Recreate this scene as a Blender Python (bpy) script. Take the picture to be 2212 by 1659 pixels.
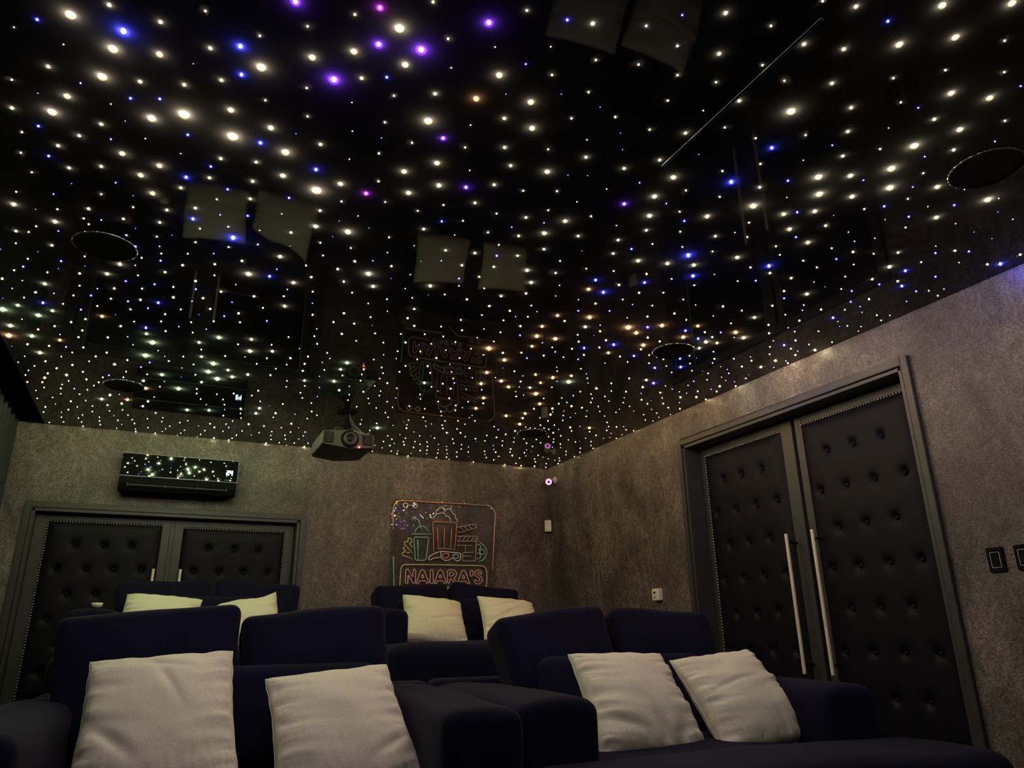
import bpy, bmesh, math, random
from mathutils import Vector, Matrix, noise

# ---------------------------------------------------------------- camera, world, exposure
sc = bpy.context.scene
for o in list(bpy.data.objects):
    bpy.data.objects.remove(o)
COL = sc.collection
cam_d = bpy.data.cameras.new('camera')
cam = bpy.data.objects.new('camera', cam_d)
COL.objects.link(cam)
cam_d.sensor_width = 36.0
cam_d.sensor_fit = 'HORIZONTAL'
cam_d.lens = 1564.336 / 2212.0 * 36.0
cam_d.clip_start = 0.02
cam.matrix_world = Matrix((
    (0.90548874, -0.12715008, -0.40487404, 0.0),
    (-0.42415754, -0.30137262, -0.85397010, 0.0),
    (-0.01343558, 0.94499069, -0.32682118, 0.88),
    (0, 0, 0, 1)))
sc.camera = cam
world = bpy.data.worlds.new('world')
sc.world = world
world.use_nodes = True
world.node_tree.nodes['Background'].inputs[0].default_value = (0, 0, 0, 1)
world.node_tree.nodes['Background'].inputs[1].default_value = 0.0
vs = sc.view_settings
sc.display_settings.display_device = 'sRGB'
vs.view_transform = 'Standard'
vs.look = 'None'
vs.gamma = 1.0
vs.exposure = 0.0
vs.use_curve_mapping = False
cy = sc.cycles
cy.use_denoising = True
cy.max_bounces = 6
cy.diffuse_bounces = 3
cy.glossy_bounces = 4
cy.transparent_max_bounces = 8
cy.sample_clamp_indirect = 3.0
cy.caustics_reflective = False
cy.caustics_refractive = False
LIGHT = 1.0          # strength of the fibre-optic stars

PI = math.pi
XW, YW, XL, YF, ZC = 3.343, 6.252, -1.40, -2.70, 2.43
PLAT = 0.36
STARS = {
 'B1': '-103,1873 -518,2190 -286,2222 214,2065 -470,2672 -272,2667 -609,2916 457,2533 -269,2914 -136,2913 459,2661 313,2810 -781,3320 -644,3283 761,1619 914,1550 1053,1551 1180,1630 473,1973 1233,1699 1135,1902 1200,1875 578,2538 1456,2351 1488,1615 2806,1422 2227,1706 2868,1560 2990,1564 -475,3345 -582,3417 -854,3861 -376,3858 -914,4549 4,3691 -45,4730 540,5147 855,2714 781,2923 992,3019 839,3479 1152,3645 1740,3799 1989,3134 939,4061 3086,5179 2276,5519 2863,5656 2416,6040 1533,5176 1859,5488 2696,2180 3148,2497 2736,3187 2919,3357 3237,3294 2982,3995',
 'B2': '-399,2090 -331,2339 -327,2601 -536,2772 29,2674 -388,2898 -548,3059 -181,3030 28,3003 1064,1156 762,1484 1396,1835 1568,1907 1203,2218 1099,2300 2169,948 1970,1142 2359,1148 1870,1389 2216,1302 2137,1489 2342,1444 1956,1966 2471,1816 -742,3612 -796,3721 -628,3704 -440,3569 -655,4255 -276,3250 -34,3539 -329,4148 -83,3894 50,3873 -143,4387 -408,5261 259,5357 292,3040 143,3475 366,3226 502,3331 736,4050 784,4606 807,4802 739,5283 661,2794 934,2674 850,2852 870,2996 1559,2979 1485,3077 1775,3338 1946,2999 1959,2714 2025,2860 1009,3868 1306,4626 1812,4661 1635,4038 1949,4815 1769,3975 1916,3878 1989,4084 2091,4230 2039,3654 2167,3888 2271,3690 2371,3838 2886,4255 2820,3884 2961,3724 3195,3951 2683,4378 2655,4576 2464,4502 2849,4767 3177,4641 3193,4853 2737,4912 2967,5448 2461,5588 2523,5719 2798,5620 2284,5719 2098,5770 1651,5836 1746,5149 3249,1965 2801,2423 3038,2271 3204,2134 3274,2286 2726,2846 2903,2623 3258,2452 3214,2860 3023,3043 3272,3011 3288,3127 3043,3271 3108,3401 3249,3439 3207,3623 3107,3756',
 'B3': '-483,1872 -268,2101 -188,2068 -536,2360 -104,2213 -525,2522 -25,2363 40,2483 252,2449 126,2638 -271,3070 413,1698 793,1296 827,2372 1641,2251 1584,943 1885,1604 2356,1578 2600,1461 2076,1747 2511,1590 1709,1979 2216,1891 3005,1675 2882,1744 -564,3335 -719,3457 -472,3661 -528,3858 -318,3432 -315,3663 -643,4442 -667,5241 -176,3161 -24,3393 -199,3414 -228,3710 122,3661 -222,4530 -270,4633 -451,4868 329,5842 327,3637 1065,2799 1613,3291 1801,3587 1909,3432 1747,2887 1894,2824 2092,3485 1565,4175 1783,4234 2413,4106 2567,4110 2448,4260 2292,5104 1796,5715 2524,1959 2344,2265 2915,2057 3090,1894 3145,2036 2851,2160 2608,2354 2947,2250 2607,2819 2882,3216 2993,3536',
 'B4': '26,1861 115,2160 -100,2465 310,2232 -65,2747 1692,1484 -687,3842 -182,3621 -239,3977 272,3123 1651,2560 2033,3314 2369,3306 1875,2490 2195,2920 2649,3233 2605,3426 2907,1911 3030,2025 3022,2428 2413,2877 2550,2940 3070,2821',
 'B5': '12,1750 1700,1695 1752,2655 2163,3204 2745,3351 2770,3670 2295,2129 3247,1691 2042,2345',
 'B6': '-279,1823 90,2834 1900,2198',
 'G3': '-586,4049 -668,4140 -517,3977 -569,4258 -340,4536',
 'G4': '-801,3922 -656,3927 -237,4064 50,4309 76,4787 -259,4897 -235,5354 363,5293 459,5685 670,4501 914,4610 835,4208',
 'G5': '-726,4017 -793,4336 119,3967 -154,4730 -519,5417 17,5466 159,5415 475,5367 844,4443 844,4079',
 'G6': '-875,4004 -207,4184 -244,4414 120,4401 102,4561 162,4680 -54,4979 1391,5415 2240,3864',
 'M4': '328,1463 506,2304',
 'O1': '3297,2503',
 'O2': '-729,5176',
 'O3': '-751,4222 -922,5206 -745,5267 1733,3521 1744,3024 1783,2778 1989,3069 1975,3352 2110,3273 2298,3347 2579,5801 2239,6151 1604,5338',
 'O4': '686,1673 -438,3905 -664,4344 -814,5071 1746,3408 1668,3134 1677,2979 1669,2655 2203,3323 1980,3825 2081,3954 2330,4733 2199,3755 2478,3910 2522,4324 2421,4428 2794,4824 2434,2798 2690,2948 3210,3032 3225,3800',
 'O5': '-246,5053 -362,5362 1691,3667 1703,3264 1815,3257 1841,2932 2181,3007 2252,2869 2321,3141 1907,4638 1862,4390 1730,4119 1680,3909 1830,4020 1923,4109 2285,4363 2294,4616 2382,4892 2188,4725 2106,3832 2943,4777 2681,2784 2458,2954',
 'O6': '-902,4373 1532,3533 2099,2962 2154,4168',
 'V3': '1138,2536',
 'V4': '658,1891 829,2118 1421,1974',
 'V5': '125,1534 358,1586 606,1391',
 'V6': '274,1771 471,1556',
 'W1': '-542,1928 -429,1942 -323,2154 -229,2290 -122,2328 244,2571 182,2732 656,1462 797,1397 572,1586 345,1846 716,1794 378,1978 1096,1704 403,2127 804,2018 1308,1918 1249,2036 516,2467 1479,2118 911,2449 786,2599 700,2699 1358,1431 1969,1249 1844,1491 2407,1278 2535,1375 1963,1687 2714,1360 2515,1510 2443,1644 2916,1432 2734,1548 2386,1773 2530,1764 2828,1703 -808,4105 -814,5661 -798,5870 -305,4265 -178,4304 -47,4556 -139,4862 -463,5824 -419,6056 -327,6155 -137,6161 -27,6235 120,6235 115,5883 133,5278 338,5050 141,3270 582,3641 280,4217 546,3961 741,4388 708,4134 514,6011 823,6235 825,5648 886,5992 863,3275 1398,3289 1412,3416 1524,2676 1560,2782 1683,2774 2276,3477 1094,3897 1316,3657 1419,3866 1524,4375 1170,4817 957,4506 1221,5237 1741,4910 1684,4268 1951,4876 2009,4181 2764,4008 3011,4254 2878,3686 3041,3751 3282,4316 2530,4454 2641,4472 3080,5070 3303,4855 3257,4970 3225,5016 3300,4419 2545,4951 2505,4957 2462,4950 2520,5288 2524,5919 2896,5835 3066,5820 3141,5857 3227,5884 3040,5431 3217,5654 2971,5170 1989,5058 2291,6224 2074,5912 2011,5730 2025,6088 1891,6123 1484,5300 1599,6026 1614,5546 1679,5093 1774,5523 1692,5426 1518,5970 1754,6084 2124,2294 3061,1759 2608,2165 2255,2592 2424,2661 3088,2455 3108,2319 2966,2797 2972,3248 3177,3440 3320,4222 3106,4165',
 'W2': '-83,1661 56,1689 168,1603 -579,2156 208,1839 103,1944 233,1965 -588,2416 -607,2540 -589,2651 -657,2810 -378,2703 9,2567 435,2394 -534,2881 -274,2750 -449,2914 -435,2954 -623,3053 65,2753 -36,2813 -656,3115 -303,2986 -192,2949 -716,3238 -47,2934 80,2921 189,2850 423,2732 -174,3092 -72,3049 454,2834 -469,3249 274,1512 526,1488 448,1389 681,1313 998,1226 1119,1249 851,1491 938,1388 1060,1352 1189,1340 454,1765 986,1509 1228,1440 462,1893 997,1633 1121,1570 1257,1576 572,1955 742,1906 1002,1801 487,2055 528,2212 1030,2053 1146,2005 586,2331 794,2261 717,2339 1176,2131 1650,1932 1003,2233 1350,2100 902,2335 1027,2374 1745,2052 671,2575 1109,2448 1699,2180 548,2723 1831,2150 1371,968 1307,1086 1944,855 1390,1206 1897,999 2065,932 1495,1227 1785,1085 1312,1316 1898,1148 2285,1068 1475,1467 1606,1467 1746,1387 2037,1337 1721,1568 1626,1656 2300,1370 1582,1806 1726,1788 2395,1505 2301,1624 1957,1884 2573,1652 2029,1974 2195,1983 2430,1899 1975,2128 2637,1858 2266,2033 -690,3369 -760,3512 -630,3477 -512,3568 -761,3811 -547,3694 -601,3818 -452,3780 -388,3663 -306,3759 -293,3915 -871,4698 -620,4524 -683,4623 -920,4822 -544,4648 -842,4856 -886,4959 -913,5058 -686,5084 -516,5041 -840,5287 -548,5123 -592,5233 -896,5378 -758,5394 -646,5357 -910,5562 -815,5504 -619,5496 -912,5910 -684,5681 -587,5617 -596,5766 -667,5883 -700,5987 -810,6007 -809,6139 -908,6202 -688,6093 -687,6222 -559,5903 -565,6015 -565,6121 -267,3349 -250,3167 45,3212 -120,3409 -252,3487 -150,3754 -81,3662 -167,3859 -27,3809 78,3749 -144,3985 -13,3952 42,4192 -46,4350 -121,4459 14,4466 33,4654 -237,4759 -353,4754 -372,4878 -487,4926 -164,4985 56,4940 59,5047 -197,5237 -486,5704 -400,5639 91,5161 183,5009 -369,5768 -441,5942 -343,5884 -241,5819 -138,5746 -331,5992 -239,6081 -326,6235 -458,6195 -143,5859 -87,5971 -114,6068 -188,6237 -19,5840 32,5760 19,6052 -4,6162 142,6138 165,6007 297,5978 301,5749 339,5642 363,6235 382,6170 405,6056 433,5907 389,5536 373,5414 400,4951 230,5114 249,5233 203,3710 288,3482 362,3307 404,2954 479,3202 395,3963 463,3814 589,3746 624,3849 224,4031 174,4246 356,4309 399,4188 472,4350 521,4254 569,4553 583,4677 746,4257 704,3966 690,4611 689,4765 720,4872 798,4965 467,5064 605,5425 841,5363 891,5250 563,5914 650,5838 659,5968 677,6093 702,5694 763,5915 784,6039 756,6177 873,6141 788,5797 894,5753 901,5879 980,6103 1092,2869 652,3139 1062,2981 823,3142 931,3078 752,3226 804,3380 1177,3350 881,3578 1011,3531 1131,3482 813,3722 957,3687 1208,3599 1234,3473 1323,3522 1297,3353 1242,3229 1319,3130 1211,2846 1448,3146 1500,2927 1545,3055 1498,3296 1517,3429 1545,3642 1860,3378 1995,3490 1412,2467 1555,2482 1901,3160 2191,3622 2391,3406 1680,2451 1883,2685 2058,2684 2022,2543 1970,2409 2445,3260 2525,3374 2653,3372 976,4248 997,4366 1055,4076 1091,4175 1099,4281 977,3966 1068,3782 1181,3996 1178,4110 1189,3735 1212,3863 1434,3743 1476,3987 1552,3879 1441,3580 1528,4096 1455,4309 1108,4432 1171,4523 1190,4620 997,4679 1017,4800 1137,4712 870,4315 1276,4734 1254,4425 1347,4843 1245,4905 1336,4992 1386,5097 1353,5297 1242,5362 1356,5514 1108,4926 1135,5149 1436,4487 1470,4584 1449,4772 1571,4790 1702,4811 1603,4589 1798,4516 1830,3821 2058,4274 2253,4241 2076,3717 2192,4006 2319,3758 2413,4011 2509,4029 2601,3918 2625,4036 2707,4116 2706,4256 2822,4108 2916,4168 2906,4332 3014,3911 2754,3454 3197,4228 3133,4303 3227,4416 2881,4451 2990,4589 3066,4687 2784,4361 2754,4508 2365,4183 2581,4553 2643,4672 2447,4676 2856,4913 3183,5151 3252,5267 3322,5347 3066,5215 3216,5390 3290,5521 3323,5683 3247,4713 3325,4977 3325,4718 2661,4938 2611,4924 2544,4854 2645,4812 2843,5194 2890,5287 2768,5143 2715,5263 2800,5352 2610,5289 2792,5489 2575,5415 2472,5417 2533,5559 2225,5034 2277,5301 2332,5469 2231,5433 2474,5813 2583,6026 2672,5944 2685,6087 2870,6239 2699,5753 2943,6145 2878,5929 2826,5721 3028,5916 3087,6017 2988,5765 3221,6049 3286,6184 3222,5791 3277,5885 3325,6002 2979,5325 3154,5538 2540,6235 2351,5893 2256,5932 2320,6099 2251,5810 2199,5671 2118,5646 2059,5514 2128,5404 1981,5207 1833,5147 1813,5029 1905,4990 2142,5885 2196,6019 2156,6198 2112,6034 1894,5692 1948,5831 1985,5960 1864,5789 1847,5913 1898,6235 1707,5756 1688,5638 1704,6111 1594,5714 1534,5620 1550,5815 1578,5242 1551,5114 1726,5224 1910,5547 1552,6184 1781,6186 2400,2030 2229,2174 2506,2052 2639,1965 2900,1826 2109,2419 2269,2303 2699,2065 3199,2008 3289,2026 2158,2566 2516,2551 2788,2166 2759,2373 2999,2331 2327,2759 2575,2700 2760,2500 3209,2312 3289,2351 2977,2649 3095,2593 3181,2475 2762,3065 3014,2874 3197,2758 3292,2679 2761,3280 2674,3174 2853,3378 2954,3109 3099,2966 3101,3324 2981,3378 3054,3478 3271,3357 3012,3621',
 'W3': '-477,2053 -309,1742 -189,1748 -63,1791 -241,2012 -598,2296 -123,1973 -25,1908 -355,2269 -423,2361 -490,2447 297,2087 -469,2570 -368,2515 3,2302 115,2273 -25,2435 -115,2542 117,2395 122,2514 -427,2830 -158,2720 -60,2663 374,2489 -310,2855 -182,2827 -700,3126 299,2698 -585,3198 347,1732 862,1279 565,1705 802,1720 863,1852 1141,1786 1383,1695 924,1934 1297,1786 917,2062 898,2199 1120,2212 780,2456 1611,2099 1154,2350 1379,2251 1548,2212 920,2581 1299,2404 1043,2553 1591,2316 1221,2500 1465,944 1165,1103 1439,1097 1556,1064 1245,1223 1634,1176 1431,1350 1775,1229 2067,1158 1860,1316 1375,1542 2274,1236 1951,1417 1820,1678 2259,1775 1902,2022 2941,1695 2540,1884 2727,1808 3242,1601 -821,3626 -502,3431 -704,3725 -543,4148 -369,3535 -358,4006 -831,4481 -727,4463 -557,4415 -504,4543 -774,4743 -638,4752 -728,4851 -787,4974 -591,4861 -837,5173 -582,5008 -713,5550 -885,5765 -746,5775 -157,3267 -89,3167 39,3101 -30,3306 -117,3529 -260,3621 12,3482 85,3374 52,3598 -426,4201 -443,4451 -490,5553 284,4949 -186,5633 190,5782 227,5879 263,5519 246,6221 426,4826 144,3023 185,3597 232,3364 445,3056 538,2931 528,3468 644,3517 523,4135 613,4067 617,4198 458,4483 628,4325 619,5063 837,5166 572,5699 657,6234 974,6237 591,2830 749,2809 1032,2677 590,3040 979,3196 669,3387 982,3316 1044,3397 747,3494 719,3655 1070,3636 1180,2989 1310,3015 1144,2746 1318,2889 1166,2632 1416,2816 1428,3025 1561,3178 1635,3566 1874,3512 1447,2573 1956,3243 2087,3165 2088,3409 1778,2558 1833,2414 1913,2590 2113,2805 2219,2718 2281,3040 2346,3201 2376,3060 2563,3281 964,4153 1167,4347 1305,3946 1308,3797 1359,4055 1501,4219 1585,4293 1648,4491 1069,4580 1747,4628 1788,4741 2026,4945 1910,4508 1950,3983 2301,4486 2606,4194 2514,3781 2570,3655 2701,3890 2905,4002 2999,4065 2932,3819 3101,4015 3197,4084 3293,4073 3115,4792 2611,4328 2409,4308 2543,4727 3005,4878 3115,4958 3129,4671 2746,5020 2433,5087 2851,5082 2694,5407 2407,5211 2376,5330 2655,5647 2772,5865 3034,6218 3165,6188 2048,5306 1945,5348 1872,5237 1935,5999 1744,5855 1638,5922 1629,5001 2350,2180 3197,1718 2478,2178 2838,2032 2967,1998 2392,2550 2548,2294 3008,2192 2618,2443 2883,2378 2776,2635 2887,2527 2525,2852 2608,2891 2862,2722 3077,2741 3148,2847 3250,2913 2845,3156 3075,3092 3312,3035 3092,3194 3318,3507 3274,3646 3154,3696 3323,3818',
 'W4': '-190,1872 200,1709 -440,2168 12,2032 136,2068 -300,2407 -186,2429 -245,2516 210,2316 407,2282 -207,2620 -678,2908 -552,2984 380,2610 288,2917 302,1639 447,1628 710,1555 845,1619 903,1726 684,2025 594,2118 1057,1913 1489,1758 735,2147 648,2237 1498,1886 1559,2004 1273,2172 1240,2288 1670,847 1832,766 1685,987 1805,904 2004,1056 2133,1020 2191,1157 2070,1489 2426,1406 2185,1581 2134,1714 2037,1779 1771,1915 2618,1549 2144,1855 2296,1904 -654,3608 -336,3266 -391,3387 -686,4962 26,4084 -412,4642 210,4488 329,4525 -465,5299 -400,5477 -268,5488 381,3144 383,3418 283,3925 413,4062 605,5309 755,5548 726,3034 969,2923 1317,2602 1388,2702 1884,3048 1727,2327 1861,2294 1386,4248 2061,4068 2751,3767 2691,3637 3123,3846 2481,4569 2110,2126 1979,2259 2806,1914 2676,2273 2636,2591 2648,3053 3296,2807 3207,3154 3218,3549',
 'W5': '-402,1818 -307,1903 74,1807 -340,2034 -489,2266 -210,2173 198,2176 394,1507 586,1830 507,2599 1614,1319 2129,1276 2169,1398 1969,1541 2267,1482 2058,1620 2683,1383 1886,1783 -874,4220 -786,4598 244,4605 482,5227 183,3137 295,4109 675,2920 2776,2827 2621,2961',
 'W6': '-118,2111 29,2161 336,2358',
}
SIGN = {
 'outer_tube': [('o',0,[(1782,1756),(1775,1856),(1772,1920),(1777,1965),(1801,1999),(1834,2015),(1940,2019),(2201,2020),(2511,2024)]),('pk',0,[(2511,2022),(2608,2020),(2673,2024)]),('s',0,[(2673,2024),(2716,2012),(2744,1983),(2756,1945),(2747,1821),(2737,1653),(2724,1430)]),('g',0,[(1791,1529),(1798,1425),(1806,1292),(1805,1195)]),('w',0,[(1815,1185),(2060,1178),(2179,1174),(2192,1170)]),('w',0,[(2262,1075),(2312,1134),(2353,1172),(2517,1169),(2735,1166)])],
 'inner_tube': [('y',0,[(2068,1262),(1890,1264),(1866,1280),(1859,1289),(1861,1419),(1870,1450),(1892,1464),(2169,1469),(2618,1472),(2649,1462),(2665,1437),(2670,1364),(2663,1284),(2655,1262),(2630,1256),(2455,1258)])],
 'ticket_tube': [('y',0,[(1961,1516),(1869,1543),(1872,1568),(1894,1569),(1894,1589),(1877,1594),(1885,1614)]),('y',0,[(1964,1562),(1882,1642),(1888,1658),(1907,1655),(1923,1669),(1916,1679),(1930,1695),(1960,1672),(1932,1640),(1966,1613)]),('y',0,[(1909,1569),(1923,1564),(1937,1570)])],
 'drink_tube': [('g',1,[(1972,1701),(2108,1706),(2093,1566),(2087,1518),(2075,1504),(1999,1502),(1988,1515)]),('g',0,[(1950,1728),(2137,1732)]),('g',0,[(1977,1737),(1982,1761),(2003,1787),(2032,1800),(2062,1797),(2089,1778),(2104,1755)]),('g',0,[(1949,1869),(2009,1856),(2023,1812),(2038,1764)]),('c',0,[(2006,1682),(2011,1595),(2016,1504)])],
 'bucket_tube': [('r',0,[(2158,1576),(2150,1745),(2141,1822),(2148,1838),(2165,1846),(2350,1847),(2368,1841),(2371,1820),(2365,1721),(2353,1611)]),('r',0,[(2186,1795),(2199,1609)]),('r',0,[(2254,1802),(2253,1613)]),('r',0,[(2325,1793),(2312,1609)]),('pk',0,[(2196,1607),(2253,1616),(2312,1608),(2353,1608)])],
 'popcorn_tube': [('w',0,[(2143,1871),(2155,1892),(2177,1914),(2169,1934),(2178,1951),(2193,1956),(2197,1969),(2219,1977),(2242,1971),(2251,1964)]),('w',0,[(2177,1914),(2212,1924),(2238,1930),(2260,1914),(2265,1902),(2292,1899),(2308,1879),(2308,1854)]),('w',0,[(2247,1930),(2255,1947),(2273,1965),(2295,1969),(2317,1959),(2325,1943),(2327,1930),(2349,1923),(2358,1907),(2359,1886),(2377,1879),(2377,1866),(2368,1853)])],
 'clapper_tube': [('p',0,[(2377,1806),(2562,1848),(2570,1813),(2391,1755),(2387,1767)]),('p',0,[(2404,1814),(2440,1782)]),('p',0,[(2445,1820),(2481,1790)]),('p',0,[(2485,1827),(2522,1802)]),('p',0,[(2526,1838),(2558,1814)]),('p',0,[(2388,1689),(2414,1723)]),('p',0,[(2428,1689),(2459,1725)]),('p',0,[(2468,1688),(2499,1725)]),('p',0,[(2509,1688),(2540,1724)]),('p',0,[(2545,1689),(2572,1721)]),('p',0,[(2378,1727),(2576,1734),(2577,1687),(2379,1682)]),('pk',0,[(2561,1684),(2559,1514),(2432,1508),(2435,1585),(2541,1587)]),('pk',0,[(2379,1646),(2527,1648)]),('pk',0,[(2458,1643),(2458,1587)]),('pk',0,[(2438,1552),(2523,1553)])],
 'reel_tube': [('c',0,[(2595,1681),(2631,1661),(2659,1629),(2671,1597),(2659,1555),(2631,1521),(2590,1508)]),('g',0,[(2572,1659),(2595,1660),(2608,1648),(2608,1627),(2586,1610)]),('c',1,[(2647,1596),(2644,1586),(2637,1578),(2628,1574),(2617,1573),(2607,1577),(2600,1585),(2598,1594),(2600,1604),(2607,1612),(2617,1616),(2628,1617),(2637,1613),(2644,1605)]),('g',0,[(2577,1585),(2604,1574),(2609,1549),(2590,1533),(2572,1528)])],
 'glasses_tube': [('w',1,[(2416,1576),(2412,1527),(2399,1509),(2368,1509),(2346,1530),(2324,1529),(2302,1512),(2267,1507),(2237,1522),(2228,1538),(2223,1588)]),('w',0,[(2223,1588),(2133,1551),(2116,1535),(2108,1511),(2134,1510),(2151,1524),(2228,1537)]),('r',1,[(2242,1569),(2301,1568),(2297,1544),(2280,1529),(2258,1531),(2245,1547)]),('c',1,[(2336,1561),(2395,1562),(2392,1543),(2376,1528),(2354,1532),(2341,1546)])],
 'bulb_ring': [('w',1,[(1906,1978),(1904,1969),(1898,1962),(1890,1957),(1881,1957),(1872,1960),(1866,1967),(1863,1976),(1865,1985),(1871,1992),(1879,1997),(1889,1997),(1897,1994),(1903,1987)]),('w',1,[(1993,1980),(1991,1971),(1985,1964),(1977,1959),(1967,1959),(1959,1962),(1952,1969),(1950,1978),(1952,1987),(1958,1994),(1966,1999),(1975,1999),(1984,1996),(1990,1989)]),('w',1,[(2523,1202),(2521,1209),(2516,1215),(2509,1218),(2502,1218),(2495,1215),(2490,1209),(2489,1201),(2490,1194),(2495,1188),(2502,1185),(2509,1185),(2516,1188),(2521,1194)]),('w',1,[(2603,1202),(2601,1209),(2596,1215),(2589,1218),(2582,1218),(2575,1215),(2570,1209),(2569,1201),(2570,1194),(2575,1188),(2582,1185),(2589,1185),(2596,1188),(2601,1194)])],
 'bulb_link': [('pk',0,[(1906,1978),(1950,1979)])],
 'letter_tube': [('pi',1,[(1906,1312),(1906,1416),(1918,1428),(1931,1420),(1972,1355),(1975,1420),(1985,1429),(1996,1420),(1997,1313),(1987,1306),(1973,1313),(1930,1382),(1929,1312),(1918,1305)]),('pi',1,[(2005,1311),(2042,1417),(2058,1427),(2074,1418),(2118,1319),(2109,1309),(2097,1311),(2086,1332),(2035,1331),(2026,1310),(2013,1304)]),('pi',1,[(2045,1355),(2059,1390),(2075,1356)]),('pi',1,[(2129,1316),(2129,1421),(2143,1429),(2155,1421),(2160,1316),(2146,1306)]),('pi',1,[(2169,1313),(2207,1420),(2223,1430),(2239,1421),(2282,1321),(2273,1311),(2261,1313),(2250,1334),(2200,1333),(2191,1312),(2178,1306)]),('pi',1,[(2210,1357),(2224,1392),(2239,1358)]),('pi',1,[(2290,1322),(2291,1420),(2301,1430),(2343,1430),(2369,1418),(2376,1391),(2365,1367),(2348,1357),(2379,1323),(2381,1313),(2369,1310),(2355,1319),(2326,1352),(2313,1350),(2311,1318),(2301,1309)]),('pi',1,[(2310,1409),(2338,1410),(2352,1394),(2339,1376),(2310,1375)]),('pi',1,[(2383,1312),(2425,1420),(2441,1430),(2458,1421),(2502,1320),(2493,1309),(2480,1311),(2469,1333),(2416,1332),(2405,1310),(2392,1305)]),('pi',1,[(2427,1357),(2442,1392),(2457,1357)]),('pi',1,[(2506,1419),(2519,1430),(2535,1423),(2533,1386),(2520,1374),(2508,1384)]),('pi',1,[(2622,1404),(2609,1427),(2582,1433),(2555,1422),(2546,1398),(2564,1374),(2595,1363),(2601,1347),(2586,1335),(2568,1338),(2555,1350),(2544,1342),(2551,1322),(2577,1310),(2609,1319),(2625,1343),(2618,1371),(2591,1387),(2573,1398),(2577,1411),(2595,1411),(2609,1395)])],
 'word_tube': [('w',0,[(2143,1282),(2127,1290),(2111,1282),(2105,1265),(2111,1248),(2127,1240),(2143,1248)]),('w',0,[(2163,1240),(2163,1290)]),('w',0,[(2183,1240),(2183,1290),(2219,1240),(2219,1290)]),('w',0,[(2273,1290),(2239,1290),(2239,1240),(2273,1240)]),('w',0,[(2239,1265),(2267,1265)]),('w',0,[(2293,1240),(2297,1290),(2317,1248),(2337,1290),(2341,1240)]),('w',0,[(2359,1240),(2381,1290),(2403,1240)]),('w',0,[(2367,1258),(2395,1258)])],
}
# ---------------------------------------------------------------- materials
MATS = {}
def nodes_of(m):
    m.use_nodes = True
    nt = m.node_tree
    nt.nodes.clear()
    out = nt.nodes.new('ShaderNodeOutputMaterial')
    return nt, out
def mat(name, col, rough=0.5, spec=0.5, metal=0.0, var=0.12, scale=12.0, bump=0.0, bscale=200.0, sheen=0.0, coat=0.0):
    if name in MATS: return MATS[name]
    m = bpy.data.materials.new(name)
    nt, out = nodes_of(m)
    b = nt.nodes.new('ShaderNodeBsdfPrincipled')
    nt.links.new(b.outputs[0], out.inputs[0])
    tc = nt.nodes.new('ShaderNodeTexCoord')
    n = nt.nodes.new('ShaderNodeTexNoise')
    n.inputs['Scale'].default_value = scale
    n.inputs['Detail'].default_value = 4
    nt.links.new(tc.outputs['Object'], n.inputs['Vector'])
    r = nt.nodes.new('ShaderNodeValToRGB')
    r.color_ramp.elements[0].position = 0.3
    r.color_ramp.elements[1].position = 0.7
    r.color_ramp.elements[0].color = tuple(c * (1 - var) for c in col) + (1,)
    r.color_ramp.elements[1].color = tuple(min(1, c * (1 + var)) for c in col) + (1,)
    nt.links.new(n.outputs['Fac'], r.inputs[0])
    nt.links.new(r.outputs[0], b.inputs['Base Color'])
    b.inputs['Roughness'].default_value = rough
    b.inputs['Specular IOR Level'].default_value = spec
    b.inputs['Metallic'].default_value = metal
    if sheen: b.inputs['Sheen Weight'].default_value = sheen
    if coat: b.inputs['Coat Weight'].default_value = coat
    if bump:
        n2 = nt.nodes.new('ShaderNodeTexNoise')
        n2.inputs['Scale'].default_value = bscale
        n2.inputs['Detail'].default_value = 2
        nt.links.new(tc.outputs['Object'], n2.inputs['Vector'])
        bp = nt.nodes.new('ShaderNodeBump')
        bp.inputs['Strength'].default_value = bump
        bp.inputs['Distance'].default_value = 0.002
        nt.links.new(n2.outputs['Fac'], bp.inputs['Height'])
        nt.links.new(bp.outputs[0], b.inputs['Normal'])
    MATS[name] = m
    return m
def emit(name, col, s):
    if name in MATS: return MATS[name]
    m = bpy.data.materials.new(name)
    nt, out = nodes_of(m)
    e = nt.nodes.new('ShaderNodeEmission')
    e.inputs[0].default_value = tuple(col) + (1,)
    e.inputs[1].default_value = s
    nt.links.new(e.outputs[0], out.inputs[0])
    MATS[name] = m
    return m
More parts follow.
